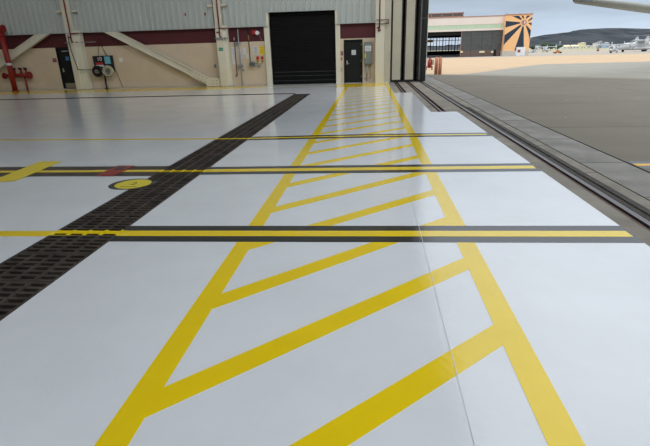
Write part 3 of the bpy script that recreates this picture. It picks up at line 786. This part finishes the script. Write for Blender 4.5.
# ------------------------------------------------------------------ shell of the hangar
s_ = MB(); s_.box(NX0-.3, NX0, YN, YB+.3, 0, HT); struct(s_.build('wall_left', M_inner))
s_ = MB(); s_.box(NX0-.3, 3.3, YN-.3, YN, 0, HT); struct(s_.build('wall_front', M_inner))
s_ = MB(); s_.box(NX0-.3, 3.6, YN-.3, 32.5, HT, HT+.3); struct(s_.build('ceiling', M_ceil))
s_ = MB(); s_.box(2.95, 3.25, YN, 32.0, 10.2, HT); struct(s_.build('wall_right', M_corr))

# high-bay lamps added under the roof, out of view, to brighten the interior
M_lamp = mat('fill_lamp_glow', (1, 1, 1), .5, emit=(1, .97, .9, 45.))
lamp0 = None
for ix, xx in enumerate((-30, -23, -16, -9)):
    for iy, yy in enumerate((-20, -8, 2, 9)):
        if lamp0 is None:
            lamp0 = thing('fill_bay_lamp', (xx, yy, HT-1), 'round high-bay lamp added under the roof, out of view, to brighten the interior', 'lamp', 'added high-bay lamps out of view')
            MB().cyl((xx, yy, HT-.95), (xx, yy, HT-.6), .32, .12, n=20).build('lamp_housing', M_galv, lamp0)
            MB().cyl((xx, yy, HT-.98), (xx, yy, HT-.955), .28, n=20).build('lamp_lens', M_lamp, lamp0)
            MB().cyl((xx, yy, HT-.6), (xx, yy, HT), .02, n=8).build('lamp_cord', M_rubber, lamp0)
        else:
            o = copy_tree(lamp0); o.location = (xx, yy, HT-1)

# fill lamps added under the roof, unseen, to brighten the end wall
fd0 = None
for xx, pw in ((-22, 45), (-15.5, 45), (-10, 50), (-4, 110), (.5, 165)):
    t = thing('fill_floodlight', (xx, 16.0, 9.6), 'black fill lamp under the hangar roof turned toward the end wall', 'fill_floodlight', 'added fill lamps facing the end wall')
    m = MB(); m.bar((xx, 15.75, 9.75), (xx, 16.0, 9.6), .6, .5, up=(0, .5, .86)); m.build('lamp_housing', M_rubber, t)
    m = MB(); m.cyl((xx, 15.8, 9.9), (xx, 15.8, HT), .03, n=8); m.build('hanger', M_rubber, t)
    ld = bpy.data.lights.new('fill_lamp', 'AREA'); ld.shape = 'RECTANGLE'; ld.size = .55; ld.size_y = .45; ld.energy = pw; ld.color = (1, .96, .9); ld.spread = math.radians(140)
    lo_ = bpy.data.objects.new('fill_lamp', ld); C.objects.link(lo_); lo_.parent = t; lo_.location = (0, .06, -.03)
    dd = Vector((-3, 9.6, -7.2)).normalized(); lo_.rotation_euler = dd.to_track_quat('-Z', 'Y').to_euler()

# ------------------------------------------------------------------ bollards, extinguisher
def bollard(x, y, lean, label):
    t = thing('bollard', (x, y, 0), label, 'bollard', 'red-brown bollards outside the door')
    MB().cyl((x, y, 0), (x+lean, y, 1.04), .112, n=18).build('post', M_bol, t)
    m = MB(); m.ball((x+lean, y, 1.04), .112, 16, 8, (1, 1, .35)); m.build('domed_cap', M_bol, t)
bollard(4.31, 32.6, .0, 'left one of two round red-brown bollards outside the door stack')
bollard(4.515, 32.3, .0, 'right one of two round red-brown bollards outside the door stack')
p = G(429.6, 70)
t = thing('fire_extinguisher_cart', (p.x, p.y, tz(p.x, p.y)), 'red wheeled fire extinguisher with black wheel seen left of the bollards', 'extinguisher')
x, y, z = p
m = MB(); m.cyl((x-.02, y, z+.22), (x-.02, y, z+.75), .14, n=16); m.ball((x-.02, y, z+.75), .14, 14, 8, (1, 1, .7)); m.ball((x-.02, y, z+.22), .14, 14, 8, (1, 1, .6)); m.build('tank', M_redp, t)
m = MB(); m.cyl((x-.02, y, z+.82), (x-.02, y, z+.92), .04); m.torus((x-.02, y-.02, z+.9), .06, .015); m.build('valve_head', M_rubber, t)
for s in (-.26, .18):
    m = MB(); m.torus((x+s, y+.05, z+.16), .12, .04, 'X'); m.cyl((x+s-.02, y+.05, z+.16), (x+s+.02, y+.05, z+.16), .09, n=14); m.build('wheel', M_rubber if s > 0 else M_smar, t)
m = MB(); m.path([(x-.18, y+.1, z+.16), (x-.16, y+.16, z+.95), (x+.14, y+.16, z+.95), (x+.18, y+.1, z+.16)], .018); m.build('frame', M_redp, t)
m = MB()
for q in range(5): m.torus((x+.2, y+.02, z+.42+q*.08), .09, .03, 'Z', 14, 6)
m.build('hose', M_rubber, t)

# ------------------------------------------------------------------ far hangar
DH = 200.0
def P2(x, y, D=DH): return W(x, y, D)
def wpoly(m, pts, D, dep): m.prism([W(x, y, D) for x, y in pts], (0, dep, 0))
zb = W(480, 55.4, DH).z - .4
fh = thing('far_hangar', (W(480, 50, DH).x, DH, zb), 'long pale hangar across the apron with green band, open bay and grey glazed doors', 'hangar')
M_fas = mat('pale_pink_fascia', (.80, .70, .62), .7, var=.03, vscale=.3)
M_grn = mat('pale_green_band', (.56, .68, .50), .6, var=.1, vscale=.8, stretch=(3, 1, .3))
M_terra = mat('terracotta_trim', (.42, .22, .16), .7)
M_gl = mat('dark_old_glass', (.085, .09, .088), .5, var=.25, vscale=1.2)
M_brn = mat('brown_lower_panel', (.14, .095, .08), .7, var=.1, vscale=.6)
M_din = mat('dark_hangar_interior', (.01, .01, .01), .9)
xl = W(405, 40, DH).x; xr_ = W(503.2, 40, DH).x
zt = W(480, 16.7, DH).z; zg1 = W(480, 24.3, DH).z; zg0 = W(480, 28.6, DH).z; zl = W(480, 30.6, DH).z; zB = W(461, 50.8, DH).z
x_open = W(461.2, 45, DH).x
XL2 = -60
m = MB(); m.box(XL2, xr_, DH, DH+1, zg1, zt); m.box(XL2, xr_, DH, DH+1, zl, zg0); m.build('fascia', M_fas, fh)
m = MB(); m.box(XL2, xr_, DH+.1, DH+.9, zg0, zg1)
xx = XL2
while xx < xr_-.3: m.box(xx, xx+.12, DH-.02, DH+.1, zg0+.05, zg1-.05); xx += .55
m.build('green_band', M_grn, fh)
m = MB(); m.box(XL2, xr_, DH-.15, DH+1, zt, zt+.28); m.build('roof_edge', M_terra, fh)
m = MB(); m.box(XL2, xr_, DH+1, DH+52, zt-1.0, zt-.1); m.build('roof', mat('grey_roof', (.25, .24, .23), .8), fh)
# roof monitor
mx1 = W(465.6, 14, DH).x; mz0 = W(450, 17.1, DH+4).z; mz1 = W(450, 12.6, DH+4).z
m = MB(); m.box(XL2, mx1, DH+4, DH+26, mz0-1, mz0+.25); m.box(XL2, mx1, DH+4, DH+26, mz1-.35, mz1)
xx = mx1-.35
while xx > XL2: m.box(xx, xx+.35, DH+4, DH+4.4, mz0, mz1); xx -= 4.1
m.build('roof_monitor', M_terra, fh)
m = MB(); m.box(XL2, mx1-.1, DH+4.3, DH+25, mz0, mz1-.2); o = m.build('monitor_glazing', M_gl, fh)
m = MB(); xx = mx1-.4
while xx > XL2: m.box(xx, xx+.12, DH+4.2, DH+4.3, mz0, mz1-.2); xx -= 1.02
m.box(XL2, mx1, DH+4.2, DH+4.3, (mz0+mz1)/2-.1, (mz0+mz1)/2+.02); m.build('glazing_bar', mat('grey_bar', (.22, .2, .18), .7), o)
# closed doors, each leaf a part
leafx = [x_open, W(471.5, 40, DH).x, W(482.3, 40, DH).x, W(492.5, 40, DH).x, W(502.6, 40, DH).x]
for i in range(4):
    a, c = leafx[i], leafx[i+1]
    m = MB(); m.box(a+.03, c-.03, DH+.5, DH+.8, zb, zl); o = m.build('sliding_door', M_gl, fh)
    m = MB(); m.box(a+.03, c-.03, DH+.4, DH+.52, zb, zB); m.build('lower_panel', M_brn, o)
    m = MB(); N = 6
    for q in range(N+1): xx = a+.05+(c-a-.2)*q/N; m.box(xx, xx+.07, DH+.42, DH+.5, zB, zl)
    for q in range(1, 9): zz = zB+(zl-zB)*q/9; m.box(a+.03, c-.03, DH+.42, DH+.5, zz, zz+(.16 if q in (3, 6) else .06))
    m.build('glazing_bar', mat('grey_green_bar', (.13, .13, .125), .7), o)
m = MB(); m.box(W(502.6, 40, DH).x-.1, xr_+.1, DH-.0, DH+.8, zb, zl); m.box(x_open-.15, x_open+.05, DH+.3, DH+.8, zb, zl); m.build('door_post', M_terra, fh)
dx = W(495, 53, DH); m = MB(); m.box(dx.x-.5, dx.x+.5, DH+.33, DH+.42, zb, zb+2.3); m.build('personnel_door', M_din, fh)
for (px, w_) in ((461.8, .9), (482, 2.0), (492.3, .9)):
    c = W(px, 51.9, DH); MB().box(c.x-w_/2, c.x+w_/2, DH+.2, DH+.42, c.z-.35, c.z+.35).build('cream_box', mat('cream_box_paint', (.8, .68, .42), .6), fh)
# inside of the open bay
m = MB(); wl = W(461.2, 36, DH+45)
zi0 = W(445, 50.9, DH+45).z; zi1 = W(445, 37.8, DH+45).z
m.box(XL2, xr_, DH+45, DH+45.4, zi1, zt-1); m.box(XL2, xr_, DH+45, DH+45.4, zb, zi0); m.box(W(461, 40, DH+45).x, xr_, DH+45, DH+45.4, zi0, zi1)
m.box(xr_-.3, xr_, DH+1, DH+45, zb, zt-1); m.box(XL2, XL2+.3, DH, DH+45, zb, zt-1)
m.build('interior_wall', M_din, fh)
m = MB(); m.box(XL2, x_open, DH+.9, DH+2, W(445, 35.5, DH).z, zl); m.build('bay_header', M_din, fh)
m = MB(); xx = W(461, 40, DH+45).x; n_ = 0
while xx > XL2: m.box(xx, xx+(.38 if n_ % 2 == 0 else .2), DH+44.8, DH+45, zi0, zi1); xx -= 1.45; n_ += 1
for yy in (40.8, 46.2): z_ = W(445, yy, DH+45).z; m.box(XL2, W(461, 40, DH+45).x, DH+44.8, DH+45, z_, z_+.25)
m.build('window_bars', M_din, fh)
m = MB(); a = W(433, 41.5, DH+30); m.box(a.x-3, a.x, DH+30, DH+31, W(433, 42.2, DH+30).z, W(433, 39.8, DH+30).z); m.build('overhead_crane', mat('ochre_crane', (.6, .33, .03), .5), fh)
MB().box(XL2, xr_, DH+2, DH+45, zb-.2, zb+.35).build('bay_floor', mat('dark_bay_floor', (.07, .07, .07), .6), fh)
# mural pylon
py = thing('mural_tower', (W(517, 50, DH-3).x, DH, zb), 'square hangar corner tower painted with an orange and navy sunburst', 'tower')
DP = DH-2.6
zpb = W(517, 55.2, DP).z; 
TL, TR, BL, BR = W(504.8, 15.3, DP), W(532.8, 14.6, DP), W(504.8, 50.5, DP), W(530.2, 50.2, DP)
xL, xR = TL.x + .6, W(531.6, 34, DP).x - .4; zT = TL.z; z5 = W(517, 50.6, DP).z
M_or = mat('orange_mural_paint', (.90, .52, .24), .7, var=.03, vscale=.4)
M_nv = mat('navy_mural_paint', (.018, .032, .055), .7, var=.06, vscale=.4)
MB().box(xL, xR, DP, DP+2.4, z5, zT).build('painted_wall', M_or, py)
MB().box(xL-.25, xR, DP-.3, DP+2.4, zb-.3, z5).build('plinth', mat('pale_plinth', (.55, .5, .43), .8, var=.08), py)
MB().box(xL-.1, xR+.15, DP-.15, DP+2.4, zT, zT+.35).build('roof_edge', M_terra, py)
rays = [[(512.3,16),(519,15.8),(521.8,19),(521,20)], [(505,21),(520.3,22.2),(520,23.4),(504.8,27.6)], [(520.6,24.6),(521.5,25.8),(503.9,45),(504.2,35)],
        [(522.5,26.2),(523.7,26.5),(523.8,50.4),(514.4,50.5)], [(525.8,25.8),(526.8,25.3),(531.3,30.4),(531.2,39),(527.8,31.5)],
        [(528,22.8),(532.0,22.7),(531.8,25.6)], [(528,20.6),(528.5,21.2),(532.2,19),(532.3,16.8)], [(526.2,18.8),(525.8,18.4),(527,15.6),(530.6,15.5)], [(523,18.6),(524,18.4),(523.7,15.6),(521.6,15.7)]]
m = MB()
for r_ in rays:
    pts = [W(x, y, DP-.03) for x, y in r_]
    for p_, (qx, qy) in zip(pts, r_):
        if qx < 506: p_.x = xL+.02
        if qx > 530.9: p_.x = xR-.02
        p_.x = min(max(p_.x, xL+.02), xR-.02); p_.z = min(max(p_.z, z5), zT-.02)
    m.prism(pts, (0, .03, 0))
m.build('sunburst_mural', M_nv, py)
c = W(524.1, 22.4, DP-.05)
def disc(name, r, y, mm, par): return MB().cyl((c.x, y, c.z), (c.x, y+.04, c.z), r, n=24).build(name, mm, par)
o = disc('emblem', .95, DP-.06, M_terra, py); disc('emblem_ring', .72, DP-.10, mat('emblem_pink', (.6, .33, .27), .6), o); disc('emblem_core', .35, DP-.14, M_white, o)
MB().box(c.x-.45, c.x-.12, DP-.18, DP-.14, c.z-.3, c.z+.4).build('emblem_figure', M_smar, o)
for px in (505.6, 507.6, 520, 531.4):
    q = W(px, 14.6, DP+1.2); MB().cyl((q.x, DP+1.2, zT), (q.x, DP+1.2, zT+(.9 if px < 510 else .55)), .07 if px < 510 else .2, n=8).build('roof_mast' if px < 510 else 'roof_vent', M_gbox, py)
q = W(531.2, 38.5, DP-.4); MB().box(q.x-.3, q.x+.15, DP-.5, DP-.0, q.z-.25, q.z+.25).build('wall_lamp', M_gbox, py)
# white sign box
a, c_ = W(516.2, 55.2, DP-9), W(525.6, 46.9, DP-9)
bx = thing('sign_board', ((a.x+c_.x)/2, DP-9, tz(a.x, DP-9)), 'square white sign board with small red emblem standing before the mural', 'sign')
zz0 = tz(a.x, DP-9)
MB().box(a.x, c_.x, DP-9, DP-8.2, zz0+.05, c_.z).build('board', M_white, bx)
e = W(519, 51, DP-9.05); eo = MB().box(e.x-.5, e.x+.5, DP-9.06, DP-9, e.z-.45, e.z+.45).build('red_emblem', mat('dark_red_emblem', (.25, .03, .03), .6), bx)
MB().cyl((e.x, DP-9.1, e.z), (e.x, DP-9.06, e.z), .22, n=12).build('emblem_disc', M_orange, eo)
for s in (.2, .8): q = a.x+(c_.x-a.x)*s; MB().box(q-.08, q+.08, DP-8.3, DP-8.0, zz0-.05, zz0+.5).build('board_leg', M_galv, bx)
l = MB(); l.box(e.x+1.0, e.x+2.3, DP-9.02, DP-9, e.z-.75, e.z-.68); l.build('faint_print', mat('faint_pink', (.6, .45, .45), .7), bx)

# ------------------------------------------------------------------ vehicles
def place(root, p, rz, s=1): root.location = (p.x, p.y, tz(p.x, p.y)); root.rotation_euler = (0, 0, rz)
def truck(label):
    t = thing('pickup_truck', (0, 0, 0), label, 'pickup')
    m = MB(); m.prism([(-2.5, -.9, .45), (2.5, -.9, .45), (2.5, -.9, 1.0), (1.2, -.9, 1.1), (.6, -.9, 1.75), (-.9, -.9, 1.8), (-1.0, -.9, 1.15), (-2.5, -.9, 1.1)], (0, 1.8, 0)); m.build('body', M_white, t, bevel=.05)
    m = MB(); m.prism([(1.08, -.91, 1.15), (.55, -.91, 1.66), (-.8, -.91, 1.68), (-.85, -.91, 1.15)], (0, 1.82, 0)); m.box(.62, 1.3, -.75, .75, 1.12, 1.5); m.box(-1.03, -.85, -.7, .7, 1.2, 1.65); m.build('windows', M_gl, t)
    for xx in (-1.6, 1.6):
        for yy in (-.85, .85): MB().cyl((xx, yy-.12, .36), (xx, yy+.12, .36), .36, n=16).build('wheel', M_rubber, t)
    MB().box(2.45, 2.56, -.8, .8, .5, .95).build('grille', M_rubber, t); MB().box(-2.6, -2.48, -.85, .85, .45, .65).build('bumper', M_galv, t)
    return t
tr = truck('white pickup nearest the mural tower corner, nose toward the camera'); place(tr, G(531.2, 52.6), -PI/2+.2)
t2 = copy_tree(tr); t2['label'] = 'second white pickup parked right of the first by the mural tower'; place(t2, G(534.6, 52.3), PI/2+.35)
# orange tow tractor
t = thing('tow_tractor', (0, 0, 0), 'low orange tow tractor on the pale apron between hangar and aircraft', 'tractor')
m = MB(); m.prism([(-2.0, -.8, .35), (2.0, -.8, .35), (2.0, -.8, .8), (.6, -.8, .95), (.6, -.8, 1.35), (-.4, -.8, 1.35), (-.4, -.8, .85), (-2.0, -.8, .8)], (0, 1.6, 0)); m.build('body', M_orange, t, bevel=.04)
for xx in (-1.3, 1.3):
    for yy in (-.8, .8): MB().cyl((xx, yy-.14, .38), (xx, yy+.14, .38), .38, n=14).build('wheel', M_rubber, t)
MB().box(-.3, .5, -.7, .7, 1.3, 1.42).build('canopy', M_rubber, t)
place(t, G(557.3, 53.4), .15)
# red cart far out
p = G(597.8, 51.2); t = thing('red_ground_cart', (0, 0, 0), 'small dark red ground cart standing alone on the far apron', 'cart')
m = MB(); m.box(-.5, .5, -.5, .5, .3, 1.2); m.build('cart_body', M_sred, t, bevel=.05)
m = MB(); m.cyl((.2, 0, 1.2), (.3, 0, 2.2), .3, n=12); m.build('cart_tank', M_smar, t)
for xx in (-.4, .4): MB().cyl((xx, -.55, .25), (xx, .55, .25), .25, n=12).build('wheel', M_rubber, t)
place(t, p, 0)

# ------------------------------------------------------------------ tiltrotor aircraft
M_ac = mat('aircraft_pale_grey', (.50, .52, .53), .5, var=.04, vscale=.5)
M_acd = mat('aircraft_mid_grey', (.20, .21, .22), .6)
def tiltrotor(label, folded=False):
    t = thing('tiltrotor_aircraft', (0, 0, 0), label, 'aircraft')
    m = MB(); m.loft([(8.2,0,1.5,.1,.1),(7.8,0,1.55,.5,.45),(6.8,0,1.7,.9,.85),(5.2,0,1.95,1.15,1.25),(2,0,2.05,1.2,1.4),(-2.5,0,2.1,1.2,1.4),(-5.5,0,2.6,.9,1.0),(-8.0,0,3.1,.5,.45),(-8.8,0,3.2,.25,.2)], pw=.8)
    m.build('fuselage', M_ac, t)
    m = MB(); m.loft([(7.45,0,2.15,.55,.2),(6.6,0,2.6,.82,.32),(5.7,0,2.95,.85,.25)], pw=.7); m.build('cockpit_glass', M_gl, t)
    for s in (-1, 1):
        m = MB(); m.loft([(2.6,s*1.25,1.1,.1,.1),(1.8,s*1.35,1.15,.5,.5),(-2.5,s*1.35,1.2,.5,.5),(-3.6,s*1.2,1.3,.1,.1)]); m.build('sponson', M_ac, t)
    m = MB(); m.prism([(1.5,-7,3.75),(1.5,7,3.75),(-1.1,7,3.75),(-1.1,-7,3.75)], (0,0,.5)); m.box(-1.4, 1.8, -1.0, 1.0, 3.2, 4.0); m.build('wing', M_ac, t, bevel=.1)
    for s in (-1, 1):
        m = MB(); m.cyl((0, s*7.4, 2.2), (0, s*7.4, 4.6), .62, .62, n=16); m.cyl((0, s*7.4, 4.6), (0, s*7.4, 5.3), .62, .35, n=16); m.cyl((0, s*7.4, 1.7), (0, s*7.4, 2.2), .4, .62, n=16)
        o = m.build('nacelle', M_ac, t)
        m = MB(); m.cyl((0, s*7.4, 5.3), (0, s*7.4, 5.9), .32, .1, n=12); m.build('rotor_hub', M_acd, o)
        if folded:
            for q in (-.35, 0, .35): MB().bar((q, s*7.4, 5.5), (q-4.6, s*7.0+q, 4.7), .1, .5).build('rotor_blade', M_acd, o)
        else:
            for q in range(3):
                a = .5+q*2*PI/3
                MB().bar((0, s*7.4, 5.6), (5.6*math.cos(a), s*7.4+5.6*math.sin(a), 5.75), .55, .08).build('rotor_blade', M_acd, o)
    m = MB(); m.box(-9.6, -7.6, -2.8, 2.8, 3.5, 3.65); m.build('tailplane', M_ac, t)
    for s in (-1, 1): MB().prism([(-9.9, s*2.8, 2.6), (-7.9, s*2.8, 2.6), (-8.5, s*2.8, 5.4), (-10.1, s*2.8, 5.4)], (0, .18, 0)).build('tail_fin', M_ac, t)
    for (xx, yy) in ((5.6, -.2), (5.6, .2), (-1.2, -1.5), (-1.2, 1.5)):
        m = MB(); m.cyl((xx, yy-.14, .42), (xx, yy+.14, .42), .42, n=14); o = m.build('wheel', M_rubber, t)
        MB().cyl((xx, yy, .42), (xx, yy*.9, 1.3), .09, n=8).build('gear_strut', M_galv, o)
    return t
a0 = tiltrotor('pale grey tiltrotor aircraft seen head-on just right of the mural tower'); place(a0, W(545.5, 51, 405), -PI/2-.12)
def ac(px, D, rz, sc_, label):
    o = copy_tree(a0); o['label'] = label; place(o, W(px, 50, D), rz); o.scale = (sc_,)*3; return o
ac(613.5, 215, -PI/2-.6, .8, 'pale grey tiltrotor aircraft, leftmost of the group parked at right')
ac(640, 245, PI-.25, 1.25, 'pale grey tiltrotor seen from the side, nose left, in the middle of the right group')
ac(662, 275, PI-.7, 1.3, 'pale grey tiltrotor cut by the right edge of the picture')
# ------------------------------------------------------------------ far buildings and trees along the field
def house(px0, px1, py0, py1, D, m_, label, roof=None, name='building', cat='building'):
    a, c = W(px0, py1, D), W(px1, py0, D); zb_ = tz(a.x, D)
    t = thing(name, ((a.x+c.x)/2, D, zb_), label, cat)
    MB().box(a.x, c.x, D, D+12, zb_-.5, c.z).build('wall', m_, t)
    w = c.x-a.x; r = MB(); r.prism([(a.x-.3, D-.5, c.z), (c.x+.3, D-.5, c.z), (c.x-.1*w, D+6, c.z+w*.06+.4), (a.x+.1*w, D+6, c.z+w*.06+.4)], (0, .0, .25)); r.box(a.x-.2, c.x+.2, D-.3, D+12, c.z, c.z+.25); r.build('roof', roof or M_ceil, t)
    m = MB(); n_ = max(2, int(w/3.5))
    for i in range(n_): q = a.x+w*(i+.5)/n_; m.box(q-.5, q+.5, D-.05, D+.02, zb_+1.2, zb_+2.4)
    m.build('windows', M_gl, t)
    return t
M_cb = mat('far_cream_wall', (.72, .66, .42), .8); M_wb = mat('far_white_wall', (.66, .66, .62), .8); M_bb = mat('far_blue_wall', (.35, .45, .6), .7)
house(580.8, 586.0, 43.0, 47.6, 700, M_cb, 'cream boxy building in front of the hill at the field edge')
house(563.5, 579.5, 46.2, 47.8, 690, M_wb, 'long low white building left of the cream boxy building', M_cb)
house(587, 590.5, 46, 47.6, 720, M_wb, 'small low white building just right of the cream boxy building')
house(591.5, 594.5, 46.2, 47.6, 740, M_cb, 'small low cream building between white shed and pale tower')
house(596.0, 598.6, 43.2, 47.6, 710, M_wb, 'narrow pale tower building above the red cart', name='tower')
house(600.4, 602.2, 41.3, 47.6, 705, mat('far_grey_tower', (.30, .33, .33), .7), 'taller slim grey tower right of the pale tower', name='tower')
house(605, 609.5, 43, 47.4, 730, M_bb, 'pale blue gabled shed beside the parked aircraft')
house(536, 541, 46.6, 48, 640, M_wb, 'low white shed behind the first tiltrotor')
M_leafy = mat('dark_tree_foliage', (.018, .035, .02), .9, col2=(.045, .07, .035), vscale=.6)
def tree(px, py_, w, D, label):
    top = W(px, py_, D); zb_ = tz(top.x, D); h = top.z-zb_
    t = thing('tree', (top.x, D, zb_), label, 'tree', None)
    m = MB(); rr = random.Random(int(px*10))
    for i in range(16):
        a = rr.uniform(0, 2*PI); q = rr.uniform(0, .32)*w; r_ = w*rr.uniform(.16, .24)
        m.ball((top.x+q*math.cos(a)*1.2, D+q*math.sin(a), zb_+h*rr.uniform(.42, .82)), r_, 9, 6, (1.1, 1.1, .9*h/w*1.2 if h < w else .9))
    m.build('crown', M_leafy, t)
    m = MB(); m.cyl((top.x, D, zb_-.3), (top.x, D, zb_+h*.6), .35, .2, n=8); m.build('trunk', M_rust, t)
for (px, py_, w, D, lab) in ((543.2, 42.6, 9, 560, 'dark bushy tree behind the left nacelle of the first tiltrotor'), (547.5, 42.2, 10, 590, 'dark round tree behind the wing of the first tiltrotor'), (551.2, 43.0, 8, 570, 'dark tree behind the right nacelle of the first tiltrotor'),
                         (558, 45.0, 8, 600, 'small dark tree right of the first tiltrotor'), (594, 45, 7, 760, 'small dark tree behind the small cream building'), (603.6, 44.5, 8, 770, 'small dark tree beside the slim grey tower'), (533.6, 44.8, 7, 600, 'dark tree by the mural tower edge')):
    tree(px, py_, w, D, lab)
for (px, py_, lab) in ((560.2, 41.8, 'thin pale field light pole right of the first tiltrotor'), (570.5, 45.2, 'small red light mast over the long white building')):
    q = W(px, py_, 620); zb_ = tz(q.x, 620); t = thing('light_pole', (q.x, 620, zb_), lab, 'pole')
    MB().cyl((q.x, 620, zb_-.2), (q.x, 620, q.z), .18, .12, n=8).build('pole', M_white if px < 565 else M_sred, t); MB().box(q.x-.7, q.x+.7, 619.6, 620.4, q.z-.4, q.z+.3).build('lamp_head', M_white if px < 565 else M_sred, t)

# ------------------------------------------------------------------ parked aircraft whose wing enters at upper right
zw = W(610, 4, 26).z
pt = W(573.5, 1.5, 21.5)
tip = Vector((pt.x, 21.5, 0)); 
A = W(575.5, 3.6, 23.0); B = W(650, 13.8, 31.0)
t = thing('parked_aeroplane', (0, 0, 0), 'grey aeroplane whose drooping wing tip enters the picture at upper right', 'aeroplane')
lo0, lo1 = A, B                                   # far lower edge
d = (lo1-lo0); lo2 = lo1 + d*2.4
up0, up1 = W(572.2, -1.2, 21.2), W(650, 8.0, 27.5)
u = up1-up0; up2 = up1+u*2.4
M_wing = mat('wing_grey_paint', (.36, .36, .32), .5, var=.06, vscale=1.2)
m = MB(); secs = []
for (lo, up_, th) in ((lo0, up0, .10), ((lo0*.93+lo1*.07), (up0*.93+up1*.07), .2), (lo1, up1, .26), (lo2, up2, .3)):
    c = (lo+up_)/2
    pts = [lo, lo*.75+up_*.25+Vector((0,0,-.03)), lo*.3+up_*.7+Vector((0,0,-.05)), up_, up_+Vector((0,0,th*.7)), lo*.3+up_*.7+Vector((0,0,th)), lo*.75+up_*.25+Vector((0,0,th*.6)), lo+Vector((0,0,th*.25))]
    secs.append(pts)
for s_i in secs: m.v += [Vector(p_) for p_ in s_i]
for j in range(3):
    for i in range(8): m.face([j*8+i, j*8+(i+1)%8, (j+1)*8+(i+1)%8, (j+1)*8+i], i not in (0, 7))
m.face(list(range(8))); m.face([24+i for i in range(8)])
m.build('wing', M_wing, t)
pl = MB(); q0 = up0*.9+up1*.1; pl.bar(q0+Vector((0, .2, -.03)), q0+Vector((.5, .25, -.03)), .1, .04); pl.build('static_fitting', M_gbox, t)
rc = (lo2+up2)/2
fx, fy, fz = rc.x+1.0, rc.y+.6, rc.z
dn = Vector((d.x, d.y, 0)).normalized(); fn = Vector((-dn.y, dn.x, 0))
def L(a, z): return Vector((fx, fy, 0)) + fn*a + Vector((0, 0, z))
zc = fz-.9
m = MB()
prev = [(3.9, .15), (3.5, .6), (2.6, 1.0), (0, 1.1), (-3, .9), (-7, .3)]
for (a, ra), (b_, rb_) in zip(prev, prev[1:]): m.cyl(L(a, zc), L(b_, zc), ra, rb_, n=20, cap=True)
m.build('fuselage', M_ac, t)
m = MB(); m.bar(L(-5.6, zc+.2), L(-6.4, zc+2.6), .12, 1.5, up=fn); m.build('tail_fin', M_ac, t)
for (a, s) in ((2.6, 0), (-.5, 1.2), (-.5, -1.2)):
    c = L(a, 0)+dn*s; m = MB(); m.cyl(c+dn*-.12+Vector((0, 0, .35)), c+dn*.12+Vector((0, 0, .35)), .35, n=16); o = m.build('wheel', M_rubber, t)
    MB().cyl(c+Vector((0, 0, .35)), c-dn*s*.5+Vector((0, 0, zc-.7)), .06, n=8).build('gear_strut', M_galv, o)

# ------------------------------------------------------------------ sky
w = bpy.data.worlds.new('overcast_sky'); sc.world = w; w.use_nodes = True; nt = w.node_tree
bg = nt.nodes['Background']; tc = nt.nodes.new('ShaderNodeTexCoord'); sp = nt.nodes.new('ShaderNodeSeparateXYZ'); nt.links.new(tc.outputs['Generated'], sp.inputs[0])
rp = nt.nodes.new('ShaderNodeValToRGB'); nt.links.new(sp.outputs['Z'], rp.inputs['Fac'])
cr_ = rp.color_ramp
stops = [(0.0, (.60, .70, .82)), (.04, (.54, .65, .79)), (.10, (.42, .50, .59)), (.20, (.55, .62, .70)), (.38, (1.3, 1.4, 1.52)), (.7, (2.1, 2.2, 2.3)), (1.0, (2.5, 2.55, 2.65))]
SKY = 1.0
while len(cr_.elements) < len(stops): cr_.elements.new(.5)
for e_, (p_, c_) in zip(cr_.elements, stops): e_.position = p_; e_.color = (*[v_/3 for v_ in c_], 1)
mp = nt.nodes.new('ShaderNodeMapping'); mp.inputs['Scale'].default_value = (2.2, 2.2, 14); nt.links.new(tc.outputs['Generated'], mp.inputs['Vector'])
nz = nt.nodes.new('ShaderNodeTexNoise'); nz.inputs['Scale'].default_value = 1.6; nz.inputs['Detail'].default_value = 4; nt.links.new(mp.outputs['Vector'], nz.inputs['Vector'])
mr = nt.nodes.new('ShaderNodeMapRange'); mr.inputs['From Min'].default_value = .3; mr.inputs['From Max'].default_value = .7; mr.inputs['To Min'].default_value = .82; mr.inputs['To Max'].default_value = 1.16
nt.links.new(nz.outputs['Fac'], mr.inputs['Value'])
mu = nt.nodes.new('ShaderNodeMixRGB'); mu.blend_type = 'MULTIPLY'; mu.inputs[0].default_value = 1; nt.links.new(rp.outputs['Color'], mu.inputs[1]); nt.links.new(mr.outputs['Result'], mu.inputs[2])
nt.links.new(mu.outputs[0], bg.inputs['Color']); bg.inputs['Strength'].default_value = 3.0*SKY
w.cycles.sampling_method = 'MANUAL'; w.cycles.sample_map_resolution = 512
sc.cycles.max_bounces = 8; sc.cycles.diffuse_bounces = 5; sc.cycles.sample_clamp_indirect = 6
